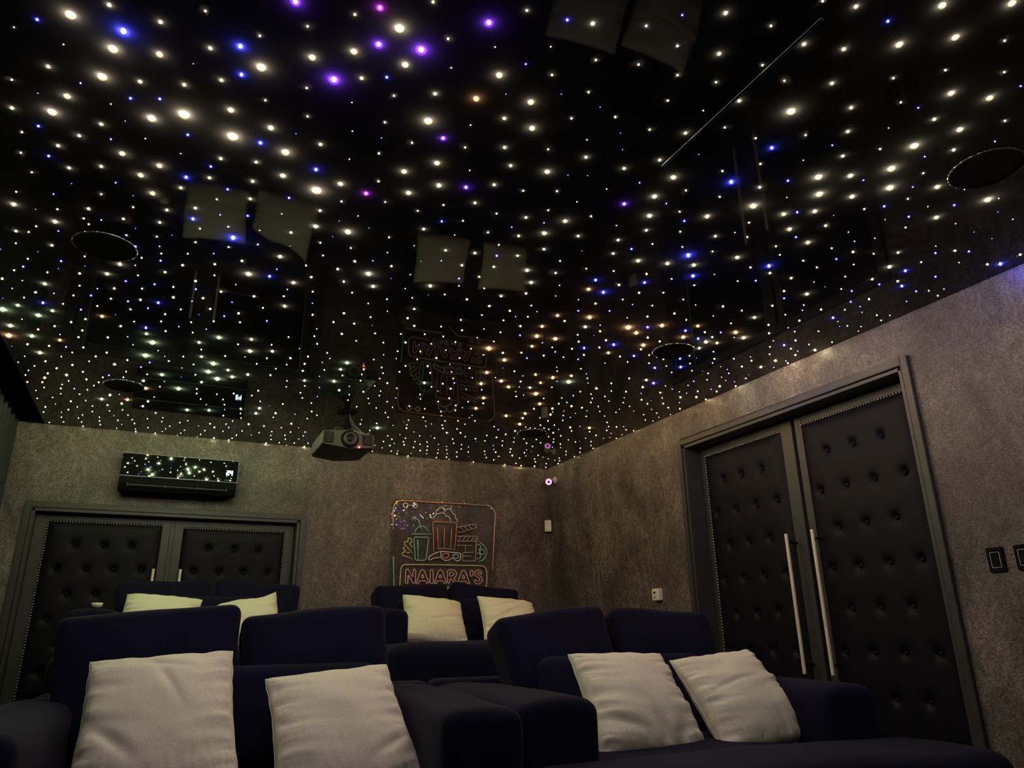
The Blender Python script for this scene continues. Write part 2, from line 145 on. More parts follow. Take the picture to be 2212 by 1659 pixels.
def plaster():
    """burnt-cement plaster: trowel drags, blotches and a fine pale speckle"""
    m = bpy.data.materials.new('burnt_plaster')
    nt, out = nodes_of(m)
    N, Lk = nt.nodes, nt.links
    b = N.new('ShaderNodeBsdfPrincipled'); Lk.new(b.outputs[0], out.inputs[0])
    tc = N.new('ShaderNodeTexCoord')
    def tex(scale, detail, rough, dist=0.0, vec=None):
        n = N.new('ShaderNodeTexNoise')
        n.inputs['Scale'].default_value = scale; n.inputs['Detail'].default_value = detail
        n.inputs['Roughness'].default_value = rough; n.inputs['Distortion'].default_value = dist
        Lk.new(vec if vec else tc.outputs['Object'], n.inputs['Vector'])
        return n
    def ramp_(src, p0, c0, p1, c1, mid=None):
        r = N.new('ShaderNodeValToRGB'); e = r.color_ramp.elements
        e[0].position = p0; e[0].color = c0 + (1,); e[1].position = p1; e[1].color = c1 + (1,)
        if mid: x = e.new(mid[0]); x.color = mid[1] + (1,)
        Lk.new(src, r.inputs[0]); return r
    def mul(a, c):
        x = N.new('ShaderNodeMix'); x.data_type = 'RGBA'; x.blend_type = 'MULTIPLY'; x.inputs[0].default_value = 1.0
        Lk.new(a, x.inputs[6]); Lk.new(c, x.inputs[7]); return x.outputs[2]
    mp = N.new('ShaderNodeMapping'); mp.inputs['Scale'].default_value = (1, 1, 0.6); mp.inputs['Rotation'].default_value = (0.5, 0.4, 0.3)
    Lk.new(tc.outputs['Object'], mp.inputs['Vector'])
    big = tex(2.4, 8, 0.62, 0.9, mp.outputs[0])
    base = ramp_(big.outputs['Fac'], 0.33, (0.047, 0.038, 0.041), 0.68, (0.146, 0.126, 0.120), (0.5, (0.088, 0.075, 0.074)))
    mp2 = N.new('ShaderNodeMapping'); mp2.inputs['Scale'].default_value = (1, 0.85, 0.7); mp2.inputs['Rotation'].default_value = (-0.7, 0.9, -0.4)
    Lk.new(tc.outputs['Object'], mp2.inputs['Vector'])
    drag = tex(11, 7, 0.7, 2.6, mp2.outputs[0])
    dr = ramp_(drag.outputs['Fac'], 0.36, (0.62, 0.60, 0.62), 0.66, (1.48, 1.46, 1.42))
    g = tex(85, 4, 0.75)
    gr = ramp_(g.outputs['Fac'], 0.36, (0.50, 0.49, 0.51), 0.66, (1.70, 1.66, 1.58))
    Lk.new(mul(mul(base.outputs[0], dr.outputs[0]), gr.outputs[0]), b.inputs['Base Color'])
    b.inputs['Roughness'].default_value = 0.43
    b.inputs['Specular IOR Level'].default_value = 0.5
    ad = N.new('ShaderNodeMath'); ad.operation = 'MULTIPLY_ADD'; ad.inputs[1].default_value = 1.3
    Lk.new(drag.outputs['Fac'], ad.inputs[0]); Lk.new(g.outputs['Fac'], ad.inputs[2])
    bp = N.new('ShaderNodeBump'); bp.inputs['Strength'].default_value = 0.5; bp.inputs['Distance'].default_value = 0.004
    Lk.new(ad.outputs[0], bp.inputs['Height']); Lk.new(bp.outputs[0], b.inputs['Normal'])
    return m
def film():
    m = bpy.data.materials.new('black_stretch_film')
    nt, out = nodes_of(m)
    b = nt.nodes.new('ShaderNodeBsdfPrincipled'); nt.links.new(b.outputs[0], out.inputs[0])
    tc = nt.nodes.new('ShaderNodeTexCoord')
    n = nt.nodes.new('ShaderNodeTexNoise'); n.inputs['Scale'].default_value = 0.8
    nt.links.new(tc.outputs['Object'], n.inputs['Vector'])
    r = nt.nodes.new('ShaderNodeValToRGB')
    r.color_ramp.elements[0].color = (0.027, 0.0255, 0.034, 1); r.color_ramp.elements[1].color = (0.032, 0.0305, 0.040, 1)
    nt.links.new(n.outputs['Fac'], r.inputs[0]); nt.links.new(r.outputs[0], b.inputs['Base Color'])
    b.inputs['Roughness'].default_value = 0.03
    b.inputs['IOR'].default_value = 1.45
    b.inputs['Specular IOR Level'].default_value = 0.27
    return m
def linen():
    m = bpy.data.materials.new('off_white_linen')
    nt, out = nodes_of(m)
    N, Lk = nt.nodes, nt.links
    b = N.new('ShaderNodeBsdfPrincipled'); Lk.new(b.outputs[0], out.inputs[0])
    tc = N.new('ShaderNodeTexCoord')
    n = N.new('ShaderNodeTexNoise'); n.inputs['Scale'].default_value = 330; n.inputs['Detail'].default_value = 2
    Lk.new(tc.outputs['Object'], n.inputs['Vector'])
    r = N.new('ShaderNodeValToRGB')
    r.color_ramp.elements[0].position = 0.3; r.color_ramp.elements[0].color = (0.57, 0.55, 0.455, 1)
    r.color_ramp.elements[1].position = 0.7; r.color_ramp.elements[1].color = (0.75, 0.735, 0.62, 1)
    Lk.new(n.outputs['Fac'], r.inputs[0]); Lk.new(r.outputs[0], b.inputs['Base Color'])
    b.inputs['Roughness'].default_value = 0.85
    b.inputs['Specular IOR Level'].default_value = 0.15
    bp = N.new('ShaderNodeBump'); bp.inputs['Strength'].default_value = 0.25; bp.inputs['Distance'].default_value = 0.001
    Lk.new(n.outputs['Fac'], bp.inputs['Height']); Lk.new(bp.outputs[0], b.inputs['Normal'])
    return m
def acrylic():
    m = bpy.data.materials.new('clear_acrylic')
    nt, out = nodes_of(m)
    N, Lk = nt.nodes, nt.links
    t = N.new('ShaderNodeBsdfTransparent'); t.inputs[0].default_value = (0.93, 0.93, 0.91, 1)
    g = N.new('ShaderNodeBsdfGlossy'); g.inputs['Roughness'].default_value = 0.02
    f = N.new('ShaderNodeFresnel'); f.inputs['IOR'].default_value = 1.49
    tc = N.new('ShaderNodeTexCoord'); n = N.new('ShaderNodeTexNoise'); n.inputs['Scale'].default_value = 3
    Lk.new(tc.outputs['Object'], n.inputs['Vector'])
    bp = N.new('ShaderNodeBump'); bp.inputs['Strength'].default_value = 0.02; bp.inputs['Distance'].default_value = 0.004
    Lk.new(n.outputs['Fac'], bp.inputs['Height']); Lk.new(bp.outputs[0], g.inputs['Normal'])
    mx = N.new('ShaderNodeMixShader')
    Lk.new(f.outputs[0], mx.inputs[0]); Lk.new(t.outputs[0], mx.inputs[1]); Lk.new(g.outputs[0], mx.inputs[2])
    Lk.new(mx.outputs[0], out.inputs[0])
    return m
M_WALL, M_FILM, M_LINEN, M_ACRYL = plaster(), film(), linen(), acrylic()
M_PAINT = mat('charcoal_paint', (0.038, 0.038, 0.042), 0.42, 0.4, bump=0.15, bscale=60)
M_SHADOW = mat('matt_black', (0.004, 0.004, 0.005), 0.9, 0.1)
M_LEATHER = mat('black_leatherette', (0.0048, 0.0045, 0.0098), 0.52, 0.14, bump=0.12, bscale=420)
M_NAVY = mat('navy_velvet', (0.0036, 0.0038, 0.0205), 0.9, 0.12, var=0.2, scale=6, bump=0.15, bscale=500, sheen=0.035)
M_STEEL = mat('brushed_steel', (0.80, 0.75, 0.62), 0.35, 0.6, metal=0.2, scale=40, var=0.03)
M_NAIL = mat('nickel_nail', (0.66, 0.65, 0.64), 0.25, 0.8, metal=0.2)
M_CURTAIN = mat('grey_velvet_curtain', (0.032, 0.035, 0.037), 0.9, 0.1, scale=5)
M_CARPET = mat('black_carpet', (0.010, 0.010, 0.013), 0.95, 0.1, bump=0.3, bscale=300)
M_WHITE = mat('white_plastic', (0.70, 0.68, 0.62), 0.4, 0.4, var=0.03)
M_BLACKP = mat('black_plastic', (0.005, 0.005, 0.008), 0.6, 0.06)
M_GLOSSB = mat('black_glass', (0.006, 0.008, 0.007), 0.02, 0.9, coat=1.0)
M_GREYP = mat('dark_grey_plastic', (0.045, 0.047, 0.044), 0.5, 0.35)
M_ALU = mat('grey_aluminium', (0.14, 0.15, 0.19), 0.35, 0.5, metal=0.3)
M_LENS = mat('lens_glass', (0.01, 0.012, 0.012), 0.03, 0.9, coat=1.0)
M_GRILLE = mat('speaker_grille', (0.006, 0.006, 0.007), 0.6, 0.3, bump=0.6, bscale=700)

# ---------------------------------------------------------------- mesh helpers
class MB:
    def __init__(s):
        s.v, s.f, s.mi, s.mats = [], [], [], []
    def m(s, material):
        if material not in s.mats: s.mats.append(material)
        return s.mats.index(material)
    def add(s, vs_, fs_, material):
        k = len(s.v); i = s.m(material)
        s.v += [tuple(p) for p in vs_]
        s.f += [tuple(k + q for q in f) for f in fs_]
        s.mi += [i] * len(fs_)
    def box(s, a, b, material, fn=None):
        x0, y0, z0 = a; x1, y1, z1 = b
        p = [(x0,y0,z0),(x1,y0,z0),(x1,y1,z0),(x0,y1,z0),(x0,y0,z1),(x1,y0,z1),(x1,y1,z1),(x0,y1,z1)]
        if fn: p = [fn(*q) for q in p]
        s.add(p, [(0,3,2,1),(4,5,6,7),(0,1,5,4),(1,2,6,5),(2,3,7,6),(3,0,4,7)], material)
    def tube(s, pts, r, material, n=8, closed=False):
        pts = [Vector(p) for p in pts]
        k = len(pts); vs_, fs_ = [], []
        prev = None
        for i, p in enumerate(pts):
            a = pts[(i - 1) % k] if (closed or i > 0) else p
            b = pts[(i + 1) % k] if (closed or i < k - 1) else p
            t = (b - a)
            t = t.normalized() if t.length > 1e-9 else Vector((0, 0, 1))
            if prev is None:
                u = t.orthogonal().normalized()
            else:
                u = (prev - t * prev.dot(t))
                u = u.normalized() if u.length > 1e-6 else t.orthogonal().normalized()
            prev = u
            w = t.cross(u)
            for j in range(n):
                c = 2 * PI * j / n
                vs_.append(p + (u * math.cos(c) + w * math.sin(c)) * r)
        m_ = k if closed else k - 1
        for i in range(m_):
            for j in range(n):
                a0 = i * n + j; a1 = i * n + (j + 1) % n
                b0 = ((i + 1) % k) * n + j; b1 = ((i + 1) % k) * n + (j + 1) % n
                fs_.append((a0, a1, b1, b0))
        if not closed:
            fs_.append(tuple(range(n))[::-1]); fs_.append(tuple((k - 1) * n + j for j in range(n)))
        s.add(vs_, fs_, material)
    def lathe(s, prof, material, n=24, fn=None):
        vs_, fs_ = [], []
        for (r, z) in prof:
            for j in range(n):
                c = 2 * PI * j / n
                p = (r * math.cos(c), r * math.sin(c), z)
                vs_.append(fn(*p) if fn else p)
        for i in range(len(prof) - 1):
            for j in range(n):
                fs_.append((i*n+j, i*n+(j+1)%n, (i+1)*n+(j+1)%n, (i+1)*n+j))
        s.add(vs_, fs_, material)
    def build(s, name, parent=None, smooth=False, bevel=0.0, recalc=True):
        me = bpy.data.meshes.new(name)
        me.from_pydata(s.v, [], s.f)
        for m_ in s.mats: me.materials.append(m_)
        me.polygons.foreach_set('material_index', s.mi)
        if recalc or bevel:
            bm = bmesh.new(); bm.from_mesh(me)
            if bevel:
                bmesh.ops.remove_doubles(bm, verts=bm.verts, dist=1e-6)
            bmesh.ops.recalc_face_normals(bm, faces=bm.faces)
            if bevel:
                ed = [e for e in bm.edges if len(e.link_faces) == 2 and e.calc_face_angle(0) > 0.5]
                bmesh.ops.bevel(bm, geom=ed, offset=bevel, segments=2, affect='EDGES', clamp_overlap=True)
            bm.to_mesh(me); bm.free()
        if smooth:
            me.polygons.foreach_set('use_smooth', [True] * len(me.polygons))
        me.update()
        o = bpy.data.objects.new(name, me)
        COL.objects.link(o)
        if parent: o.parent = parent
        return o
def thing(name, label, cat, loc=(0, 0, 0), rz=0.0, group=None):
    o = bpy.data.objects.new(name, None); COL.objects.link(o)
    o.empty_display_size = 0.1
    o.location = loc; o.rotation_euler = (0, 0, rz)
    tag(o, label, cat, group)
    return o
def tag(o, label, cat, group=None):
    o['label'] = label; o['category'] = cat
    if group: o['group'] = group
    return o
def struct(o):
    o['kind'] = 'structure'; return o
def struct_empty(name, label=None):
    o = bpy.data.objects.new(name, None); COL.objects.link(o); o['kind'] = 'structure'
    if label: o['label'] = label
    return o
def copy_tree(o, parent=None):
    c = o.copy(); COL.objects.link(c)
    if parent: c.parent = parent
    for ch in list(o.children): copy_tree(ch, c)
    return c

def ramp(h, r, k, n):
    """sample positions across -h..h with k fillet steps at both ends and n even steps between"""
    a = [-h + r * (1 - math.cos(PI / 2 * i / k)) for i in range(k)]
    b = [-h + r + (2 * h - 2 * r) * i / n for i in range(n + 1)]
    c = [-q for q in a[::-1]]
    return a + b + c
def soft_box(w, d, h, r, n=10, k=4, fn=None):
    """rounded box centred on the origin -> verts, faces ; fn reshapes each vertex"""
    X, Y, Z = ramp(w/2, r, k, n), ramp(d/2, r, k, n), ramp(h/2, r, k, n)
    idx, V, F = {}, [], []
    hx, hy, hz = w/2 - r, d/2 - r, h/2 - r
    def vid(i, j, l):
        key = (i, j, l)
        if key in idx: return idx[key]
        p = Vector((X[i], Y[j], Z[l]))
        q = Vector((max(-hx, min(hx, p.x)), max(-hy, min(hy, p.y)), max(-hz, min(hz, p.z))))
        dv = p - q
        if dv.length > 1e-9: p = q + dv.normalized() * r
        idx[key] = len(V); V.append(fn(p) if fn else p)
        return idx[key]
    nx, ny, nz = len(X) - 1, len(Y) - 1, len(Z) - 1
    for i in range(nx):
        for j in range(ny):
            F.append((vid(i,j,0), vid(i,j+1,0), vid(i+1,j+1,0), vid(i+1,j,0)))
            F.append((vid(i,j,nz), vid(i+1,j,nz), vid(i+1,j+1,nz), vid(i,j+1,nz)))
    for i in range(nx):
        for l in range(nz):
            F.append((vid(i,0,l), vid(i+1,0,l), vid(i+1,0,l+1), vid(i,0,l+1)))
            F.append((vid(i,ny,l), vid(i,ny,l+1), vid(i+1,ny,l+1), vid(i+1,ny,l)))
    for j in range(ny):
        for l in range(nz):
            F.append((vid(0,j,l), vid(0,j,l+1), vid(0,j+1,l+1), vid(0,j+1,l)))
            F.append((vid(nx,j,l), vid(nx,j+1,l), vid(nx,j+1,l+1), vid(nx,j,l+1)))
    return V, F

# ---------------------------------------------------------------- the room
mb = MB(); mb.box((XL, YF, -0.15), (XW + 0.3, YW + 0.3, 0), M_CARPET); struct(mb.build('floor'))
mb = MB(); mb.box((XL + 0.02, 4.08, 0.0), (XW - 0.002, YW - 0.002, PLAT), M_CARPET)
o = struct(mb.build('platform', bevel=0.01)); o['label'] = 'black carpeted riser under the two rear sofas'
DR = (2.29, 4.165, 2.19)      # opening of the door in the right wall: y0, y1, top
DB = (-0.94, 1.018, 1.828)    # opening of the door in the back wall: x0, x1, top
mb = MB()
mb.box((XW, YF, 0), (XW + 0.25, DR[0], 2.62), M_WALL)
mb.box((XW, DR[1], 0), (XW + 0.25, YW, 2.62), M_WALL)
mb.box((XW, DR[0], DR[2]), (XW + 0.25, DR[1], 2.62), M_WALL)
struct(mb.build('wall_right'))
mb = MB()
mb.box((XL, YW, 0), (DB[0], YW + 0.25, 2.62), M_WALL)
mb.box((DB[1], YW, 0), (XW + 0.25, YW + 0.25, 2.62), M_WALL)
mb.box((DB[0], YW, DB[2]), (DB[1], YW + 0.25, 2.62), M_WALL)
struct(mb.build('wall_back'))
mb = MB(); mb.box((XL - 0.2, YF, 0), (XL, YW + 0.25, 2.62), M_WALL); struct(mb.build('wall_left'))
mb = MB(); mb.box((XL - 0.2, YF - 0.2, 0), (XW + 0.25, YF, 2.62), M_WALL); struct(mb.build('wall_front'))
XE = -0.94                     # where the starry film stops and the curtain pocket begins
mb = MB(); mb.box((XE, YF, ZC), (XW, YW, ZC + 0.06), M_FILM)
ceiling = struct(mb.build('ceiling')); ceiling['label'] = 'glossy black stretch ceiling pierced by fibre optic stars'
mb = MB()
mb.box((XL, YF, 2.60), (XE, YW, 2.62), M_SHADOW)
mb.box((XE, YF, ZC + 0.061), (XE + 0.02, YW, 2.60), M_SHADOW)
mb.box((XL, YW - 0.012, ZC + 0.004), (XE, YW - 0.001, 2.60), M_SHADOW)
o = struct(mb.build('trim_1')); o['label'] = 'black curtain pocket along the left edge of the ceiling'

# ---------------------------------------------------------------- fibre optic stars (parts of the ceiling)
SCOL = {'W': (1.0, 0.865, 0.45), 'L': (0.97, 0.945, 0.46), 'A': (1.0, 0.74, 0.34), 'G': (0.72, 1.0, 0.42), 'O': (1.0, 0.52, 0.18), 'B': (0.075, 0.085, 1.0), 'V': (0.30, 0.07, 1.0), 'M': (0.75, 0.06, 0.85)}
HCOL = {'W': (1.0, 0.78, 0.30), 'L': (0.85, 1.0, 0.30), 'A': (1.0, 0.66, 0.22), 'G': (0.55, 1.0, 0.25), 'O': (1.0, 0.46, 0.13), 'B': (0.04, 0.05, 1.6), 'V': (0.30, 0.04, 1.5), 'M': (0.9, 0.04, 1.0)}  # tints of the imitated bloom round each star
SRAD = {1: 0.0013, 2: 0.0020, 3: 0.0026, 4: 0.0034, 5: 0.0042, 6: 0.0052}
SPOW = {1: 60, 2: 200, 3: 420, 4: 900, 5: 1600, 6: 2300}
SHALO = {1: 0.0, 2: 2.4, 3: 2.8, 4: 3.2, 5: 3.3, 6: 3.4}     # radius of the glowing shell that imitates lens bloom, in fibre radii
HALOL = {2: 0.25, 3: 0.25, 4: 0.25, 5: 0.24, 6: 0.22}  # brightness of the imitated bloom, by star class
def ico(r, sub):
    bm = bmesh.new(); bmesh.ops.create_icosphere(bm, subdivisions=sub, radius=r)
    vs_ = [v.co.copy() for v in bm.verts]; fs_ = [tuple(v.index for v in f.verts) for f in bm.faces]
    bm.free(); return vs_, fs_
def star_mat(c, k):
    f = (0.45 if k < 4 else 0.85) if c in 'BVM' else 1.0
    return emit('star_%s_%d' % ({'W':'warm','L':'lime','A':'amber','G':'green','O':'orange','B':'blue','V':'violet','M':'magenta'}[c], k), SCOL[c], SPOW[k] * LIGHT * f)
def halo_mat(c, k):  # emissive volume standing in for camera bloom, not part of the fibre fitting
    name = 'bloom_halo_%s_%d' % (c, k)
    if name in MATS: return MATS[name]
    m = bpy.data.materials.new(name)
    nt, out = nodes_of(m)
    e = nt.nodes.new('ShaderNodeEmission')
    e.inputs[0].default_value = tuple(min(1, q) for q in HCOL[c]) + (1,)
    e.inputs[1].default_value = HALOL[k] * (2.4 if c == 'O' else 1.5 if c in 'BVM' else 1.0) / (SRAD[k] * SHALO[k])
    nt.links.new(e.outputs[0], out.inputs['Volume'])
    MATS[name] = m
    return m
def halo(k, sub=2):
    return ico(SRAD[k] * SHALO[k], sub)
allstars = []
for key, txt in STARS.items():
    for q in txt.split():
        x, y = q.split(',')
        c, k, x, y = key[0], int(key[1]), int(x) / 1000, int(y) / 1000
        if c == 'W' and y > 3.6:                 # warm fibres shade to lime on the left and to amber on the right of the rear half
            g = (x - 1.25) + 0.35 * math.sin(x * 37 + y * 53)
            c = 'L' if g < -0.15 else ('A' if g > 0.35 else 'W')
        allstars.append((c, k, x, y))
def app(s): return SRAD[s[1]] ** 1.5 / math.sqrt(s[2]**2 + s[3]**2 + 1.55**2)
allstars.sort(key=app, reverse=True)
smesh = {}
for c, k, x, y in allstars[:300]:
    if (c, k) not in smesh:
        vs_, fs_ = ico(SRAD[k], 2)
        cv, cf = halo(k) if k > 1 else ([], [])
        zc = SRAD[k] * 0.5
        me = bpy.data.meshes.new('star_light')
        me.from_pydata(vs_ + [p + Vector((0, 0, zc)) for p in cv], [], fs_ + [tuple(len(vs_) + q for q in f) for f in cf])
        me.materials.append(star_mat(c, k)); (me.materials.append(halo_mat(c, k)) if k > 1 else None)
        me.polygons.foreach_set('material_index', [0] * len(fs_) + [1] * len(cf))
        me.polygons.foreach_set('use_smooth', [True] * len(me.polygons))
        smesh[(c, k)] = me
    o = bpy.data.objects.new('star_light', smesh[(c, k)]); COL.objects.link(o)
    o.parent = ceiling; o.location = (x, y, ZC - SRAD[k] * 0.5)
rng = random.Random(4)
rest = list(allstars[300:])
yy = YF + 0.06                                   # added stars, out of view behind and above the camera, light the front
while yy < 1.6:
    xx = XE + 0.06
    while xx < XW - 0.04:
        px, py = xx + rng.uniform(-.05, .05), yy + rng.uniform(-.05, .05)
        d = Vector((px, py, ZC - 0.88))
        fx = d.dot(Vector((0.90548874, -0.42415754, -0.01343558))); fy = -d.dot(Vector((-0.12715, -0.30137, 0.94499))); fz = d.dot(Vector((0.404874, 0.85397, 0.326821)))
        inside = fz > 0.05 and abs(fx / fz) < 0.715 and abs(fy / fz) < 0.540
        if not inside and rng.random() < 0.27:
            c = rng.choices('WGOBV', (70, 6, 4, 19, 3))[0]; k = rng.choices((1, 2, 3, 4, 5), (16, 44, 26, 10, 2))[0]
            rest.append((c, k, px, py))
        xx += 0.125
    yy += 0.125
mb = MB()
ic = {k: ico(r, 1) for k, r in SRAD.items()}
cc = {k: halo(k) for k in SRAD if k > 1}
for c, k, x, y in rest:
    z = ZC - SRAD[k] * 0.5
    mb.add([(p.x + x, p.y + y, p.z + z) for p in ic[k][0]], ic[k][1], star_mat(c, k))
    if k > 2 and y > 0.6: mb.add([(p.x + x, p.y + y, p.z + ZC) for p in cc[k][0]], cc[k][1], halo_mat(c, k))
o = mb.build('star_field', ceiling, smooth=True, recalc=False); o['kind'] = 'stuff'  # smaller visible stars together with the added unseen ones

# ---------------------------------------------------------------- doors
def upholstery(a0, a1, z0, z1, tufts, F, parent, mate, na, nz):
    """padded leatherette panel with a dimple at every tuft; F maps (along, depth, z) to the world"""
    V, Fc = [], []
    for i in range(na + 1):
        for j in range(nz + 1):
            a = a0 + (a1 - a0) * i / na; z = z0 + (z1 - z0) * j / nz
            e = min(abs(a - a0), abs(a1 - a), abs(z - z0), abs(z1 - z))
            h = 0.030 * (1 - math.exp(-e / 0.03))
            for ta, tz in tufts:
                dx, dz = a - ta, z - tz
                if abs(dx) < 0.16 and abs(dz) < 0.16:
                    r2 = dx * dx + dz * dz
                    h -= 0.022 * math.exp(-r2 / (0.020 ** 2)) + 0.006 * math.exp(-r2 / (0.045 ** 2))
                    # faint diagonal pulls
                    for sg in (1, -1):
                        u = abs(dx - sg * dz * 0.83)
                        h -= 0.0016 * math.exp(-(u / 0.010) ** 2) * math.exp(-r2 / (0.10 ** 2))
            V.append(F(a, -h, z))
    for i in range(na):
        for j in range(nz):
            p = i * (nz + 1) + j
            Fc.append((p, p + 1, p + nz + 2, p + nz + 1))
    m = MB(); m.add(V, Fc, mate)
    return m.build('upholstered_panel', parent, smooth=True)
def double_door(name, label, F, S0, S1, top, bot, opening, leaves, depth, handle, lip=0.024):
    """F(along, depth, z): depth grows into the wall. S0,S1: outer casing edges"""
    root = struct_empty(name, label)
    cw = 0.042
    m = MB()
    for a, b in ((S0, S0 + cw), (S1 - cw, S1)):
        m.box((a, -0.022, bot), (b, 0.012, top), M_PAINT, F)
    m.box((S0 + cw, -0.022, top - cw), (S1 - cw, 0.012, top), M_PAINT, F)
    m.build('door_casing', root, bevel=0.003)
    m = MB()
    g = 0.005
    i0, i1, it = S0 + cw + g, S1 - cw - g, top - cw - g
    for a, b in ((i0, i0 + 0.022), (i1 - 0.022, i1)):
        m.box((a, -0.010, bot), (b, depth + 0.05, it), M_PAINT, F)
    m.box((i0, -0.010, it - 0.020), (i1, depth + 0.05, it), M_PAINT, F)
    m.build('door_lining', root, bevel=0.002)
    m = MB(); m.box((S0 + 0.01, depth + 0.05, bot), (S1 - 0.01, depth + 0.07, top - 0.01), M_SHADOW, F)
    m.build('door_backing', root)
    for lf in leaves:
        a0, a1, p0, p1, lt, pt, rows, hand, edge = lf
        m = MB()
        d0, d1 = depth, depth + 0.04
        m.box((a0, d0, bot + 0.01), (p0, d1, lt), M_PAINT, F)
        m.box((p1, d0, bot + 0.01), (a1, d1, lt), M_PAINT, F)
        m.box((p0, d0 + 0.002, pt), (p1, d1, lt), M_PAINT, F)
        m.box((p0, d0 + 0.002, bot + 0.01), (p1, d1, bot + 0.12), M_PAINT, F)
        m.box((p0, d0 + 0.012, bot + 0.12), (p1, d1, pt), M_PAINT, F)
        leaf = m.build('door_leaf', root, bevel=0.002)
        Fd = lambda a, d, z: F(a, d + depth + 0.008, z)
        upholstery(p0, p1, bot + 0.12, pt, rows, Fd, leaf, M_LEATHER, 74, int((pt - bot - 0.12) / 0.0105))
        bm_v, bm_f = ico(0.0115, 2)
        for ta, tz in rows:
            if tz < (0.30 if bot < 0.1 else 0.95): continue
            b = MB()
            b.add([F(ta + v.x, depth - 0.004 + v.y * 0.6, tz + v.z) for v in bm_v], bm_f, M_LEATHER)
            b.build('tuft_button', leaf, smooth=True)
        m = MB()
        nv, nf = ico(0.0052, 1)
        k = int(round((p1 - p0) / 0.0196))
        pts = [(p0 + 0.005 + (p1 - p0 - 0.010) * i / k, pt - 0.008) for i in range(k + 1)]
        z = pt - 0.028
        while z > bot + 0.13:
            if edge: pts.append((p1 - 0.007, z))
            else: pts.append((p0 + 0.007, z))
            z -= 0.0196
        for a, z in pts:
            m.add([F(a + v.x, depth - 0.005 + v.y * 0.7, z + v.z) for v in nv], nf, M_NAIL)
        o = m.build('nail_trim', leaf, smooth=True); o['kind'] = 'stuff'; o['label'] = 'nickel upholstery nail heads edging the panel'
        ha, hz0, hz1, hd = handle[0 if hand == handle[4] else 1], handle[2], handle[3], handle[5]
        m = MB()
        m.tube([F(ha, hd, z) for z in (hz0, hz0 + 0.002, hz1 - 0.002, hz1)], 0.0105, M_STEEL, 20)
        ho = m.build('pull_handle', leaf, smooth=True); ho['label'] = 'long brushed steel pull bar'
        m = MB()
        for z in (hz0 + 0.05, hz1 - 0.05):
            m.tube([F(ha, hd, z), F(ha, depth + 0.002, z)], 0.007, M_BLACKP, 10)
        m.build('handle_standoff', leaf, smooth=True)
    return root
# right wall: along = y
FR_ = lambda a, d, z: (XW + d, a, z)
def rows_right(first3, first4):
    r = []
    z = 1.882
    for i in range(9):
        for a in (first3 if i % 2 == 0 else first4): r.append((a, z - 0.2235 * i))
    return r
tuR = rows_right((2.977, 2.792, 2.607), (3.067, 2.882, 2.695, 2.508))
tuL = rows_right((3.883, 3.703, 3.514), (3.975, 3.790, 3.601, 3.418))
double_door('door_1', 'tall black tufted double door in the right wall', FR_, 2.276, 4.186, 2.212, 0.0, DR,
            [(3.232, 4.112, 3.325, 4.068, 2.150, 2.091, tuL, 'hi', 1), (2.320, 3.206, 2.412, 3.152, 2.150, 2.091, tuR, 'lo', 0)],
            0.130, (3.113, 3.315, 0.645, 1.433, 'lo', 0.05))
# the nails run down the outer edges: far edge of the far leaf, near edge of the near leaf
FB_ = lambda a, d, z: (a, YW + d, z)
def rows_back(f3, f4):
    r = []
    z = 1.556
    for i in range(6):
        for a in (f3 if i % 2 == 0 else f4): r.append((a, z - 0.177 * i))
    return [q for q in r if q[1] > PLAT + 0.2]
double_door('door_2', 'wide low black tufted double door behind the left rear sofa', FB_, -0.959, 1.036, 1.846, PLAT, DB,
            [(-0.888, 0.018, -0.812, -0.038, 1.765, 1.728, rows_back((-0.612, -0.424, -0.235), (-0.704, -0.515, -0.335, -0.144)), 'll', 0),
             (0.053, 0.962, 0.112, 0.893, 1.765, 1.718, rows_back((0.309, 0.505, 0.691), (0.221, 0.410, 0.593, 0.781)), 'lo', 1)],
            0.085, (0.128, -0.060, 0.80, 1.388, 'lo', 0.03))
m = MB(); m.box((0.020, 0.087, PLAT + 0.01), (0.051, 0.12, 1.765), M_PAINT, FB_)
m.build('meeting_strip', bpy.data.objects['door_2'], bevel=0.002)

# ---------------------------------------------------------------- curtain on the left
mb = MB()
n, V, Fc = 720, [], []
for side in (0, 1):
    for i in range(n + 1):
        y = YF + 0.15 + (YW - 0.04 - YF - 0.15) * i / n
        ph = y * 2 * PI / 0.155 + 0.8 * math.sin(y * 2.3)
        for z, am in ((0.02, 1.15), (1.2, 1.0), (2.30, 0.85), (2.475, 0.75)):
            x = -1.125 + 0.034 * am * math.sin(ph) + 0.012 * math.sin(ph * 2 + 1) + side * (-0.012)
            V.append((x, y + 0.012 * math.cos(ph * 0.5 + z), z))
for side in (0, 1):
    for i in range(n):
        for j in range(3):
            p = side * (n + 1) * 4 + i * 4 + j
            Fc.append((p, p + 1, p + 5, p + 4))
q = (n + 1) * 4
for i in range(n):
    Fc.append((i*4+3, i*4+7, q+i*4+7, q+i*4+3)); Fc.append((i*4, i*4+4, q+i*4+4, q+i*4))
for j in range(3):
    Fc.append((j, j+1, q+j+1, q+j)); Fc.append((n*4+j, n*4+j+1, q+n*4+j+1, q+n*4+j))
mb.add(V, Fc, M_CURTAIN)
cur = thing('curtain', 'grey velvet pleated curtain hanging along the left wall', 'curtain')
mb.build('curtain_cloth', cur, smooth=True)
mb = MB(); mb.box((-1.150, YF + 0.1, 2.476), (-1.105, YW - 0.03, 2.60), M_BLACKP); mb.build('curtain_track', cur)

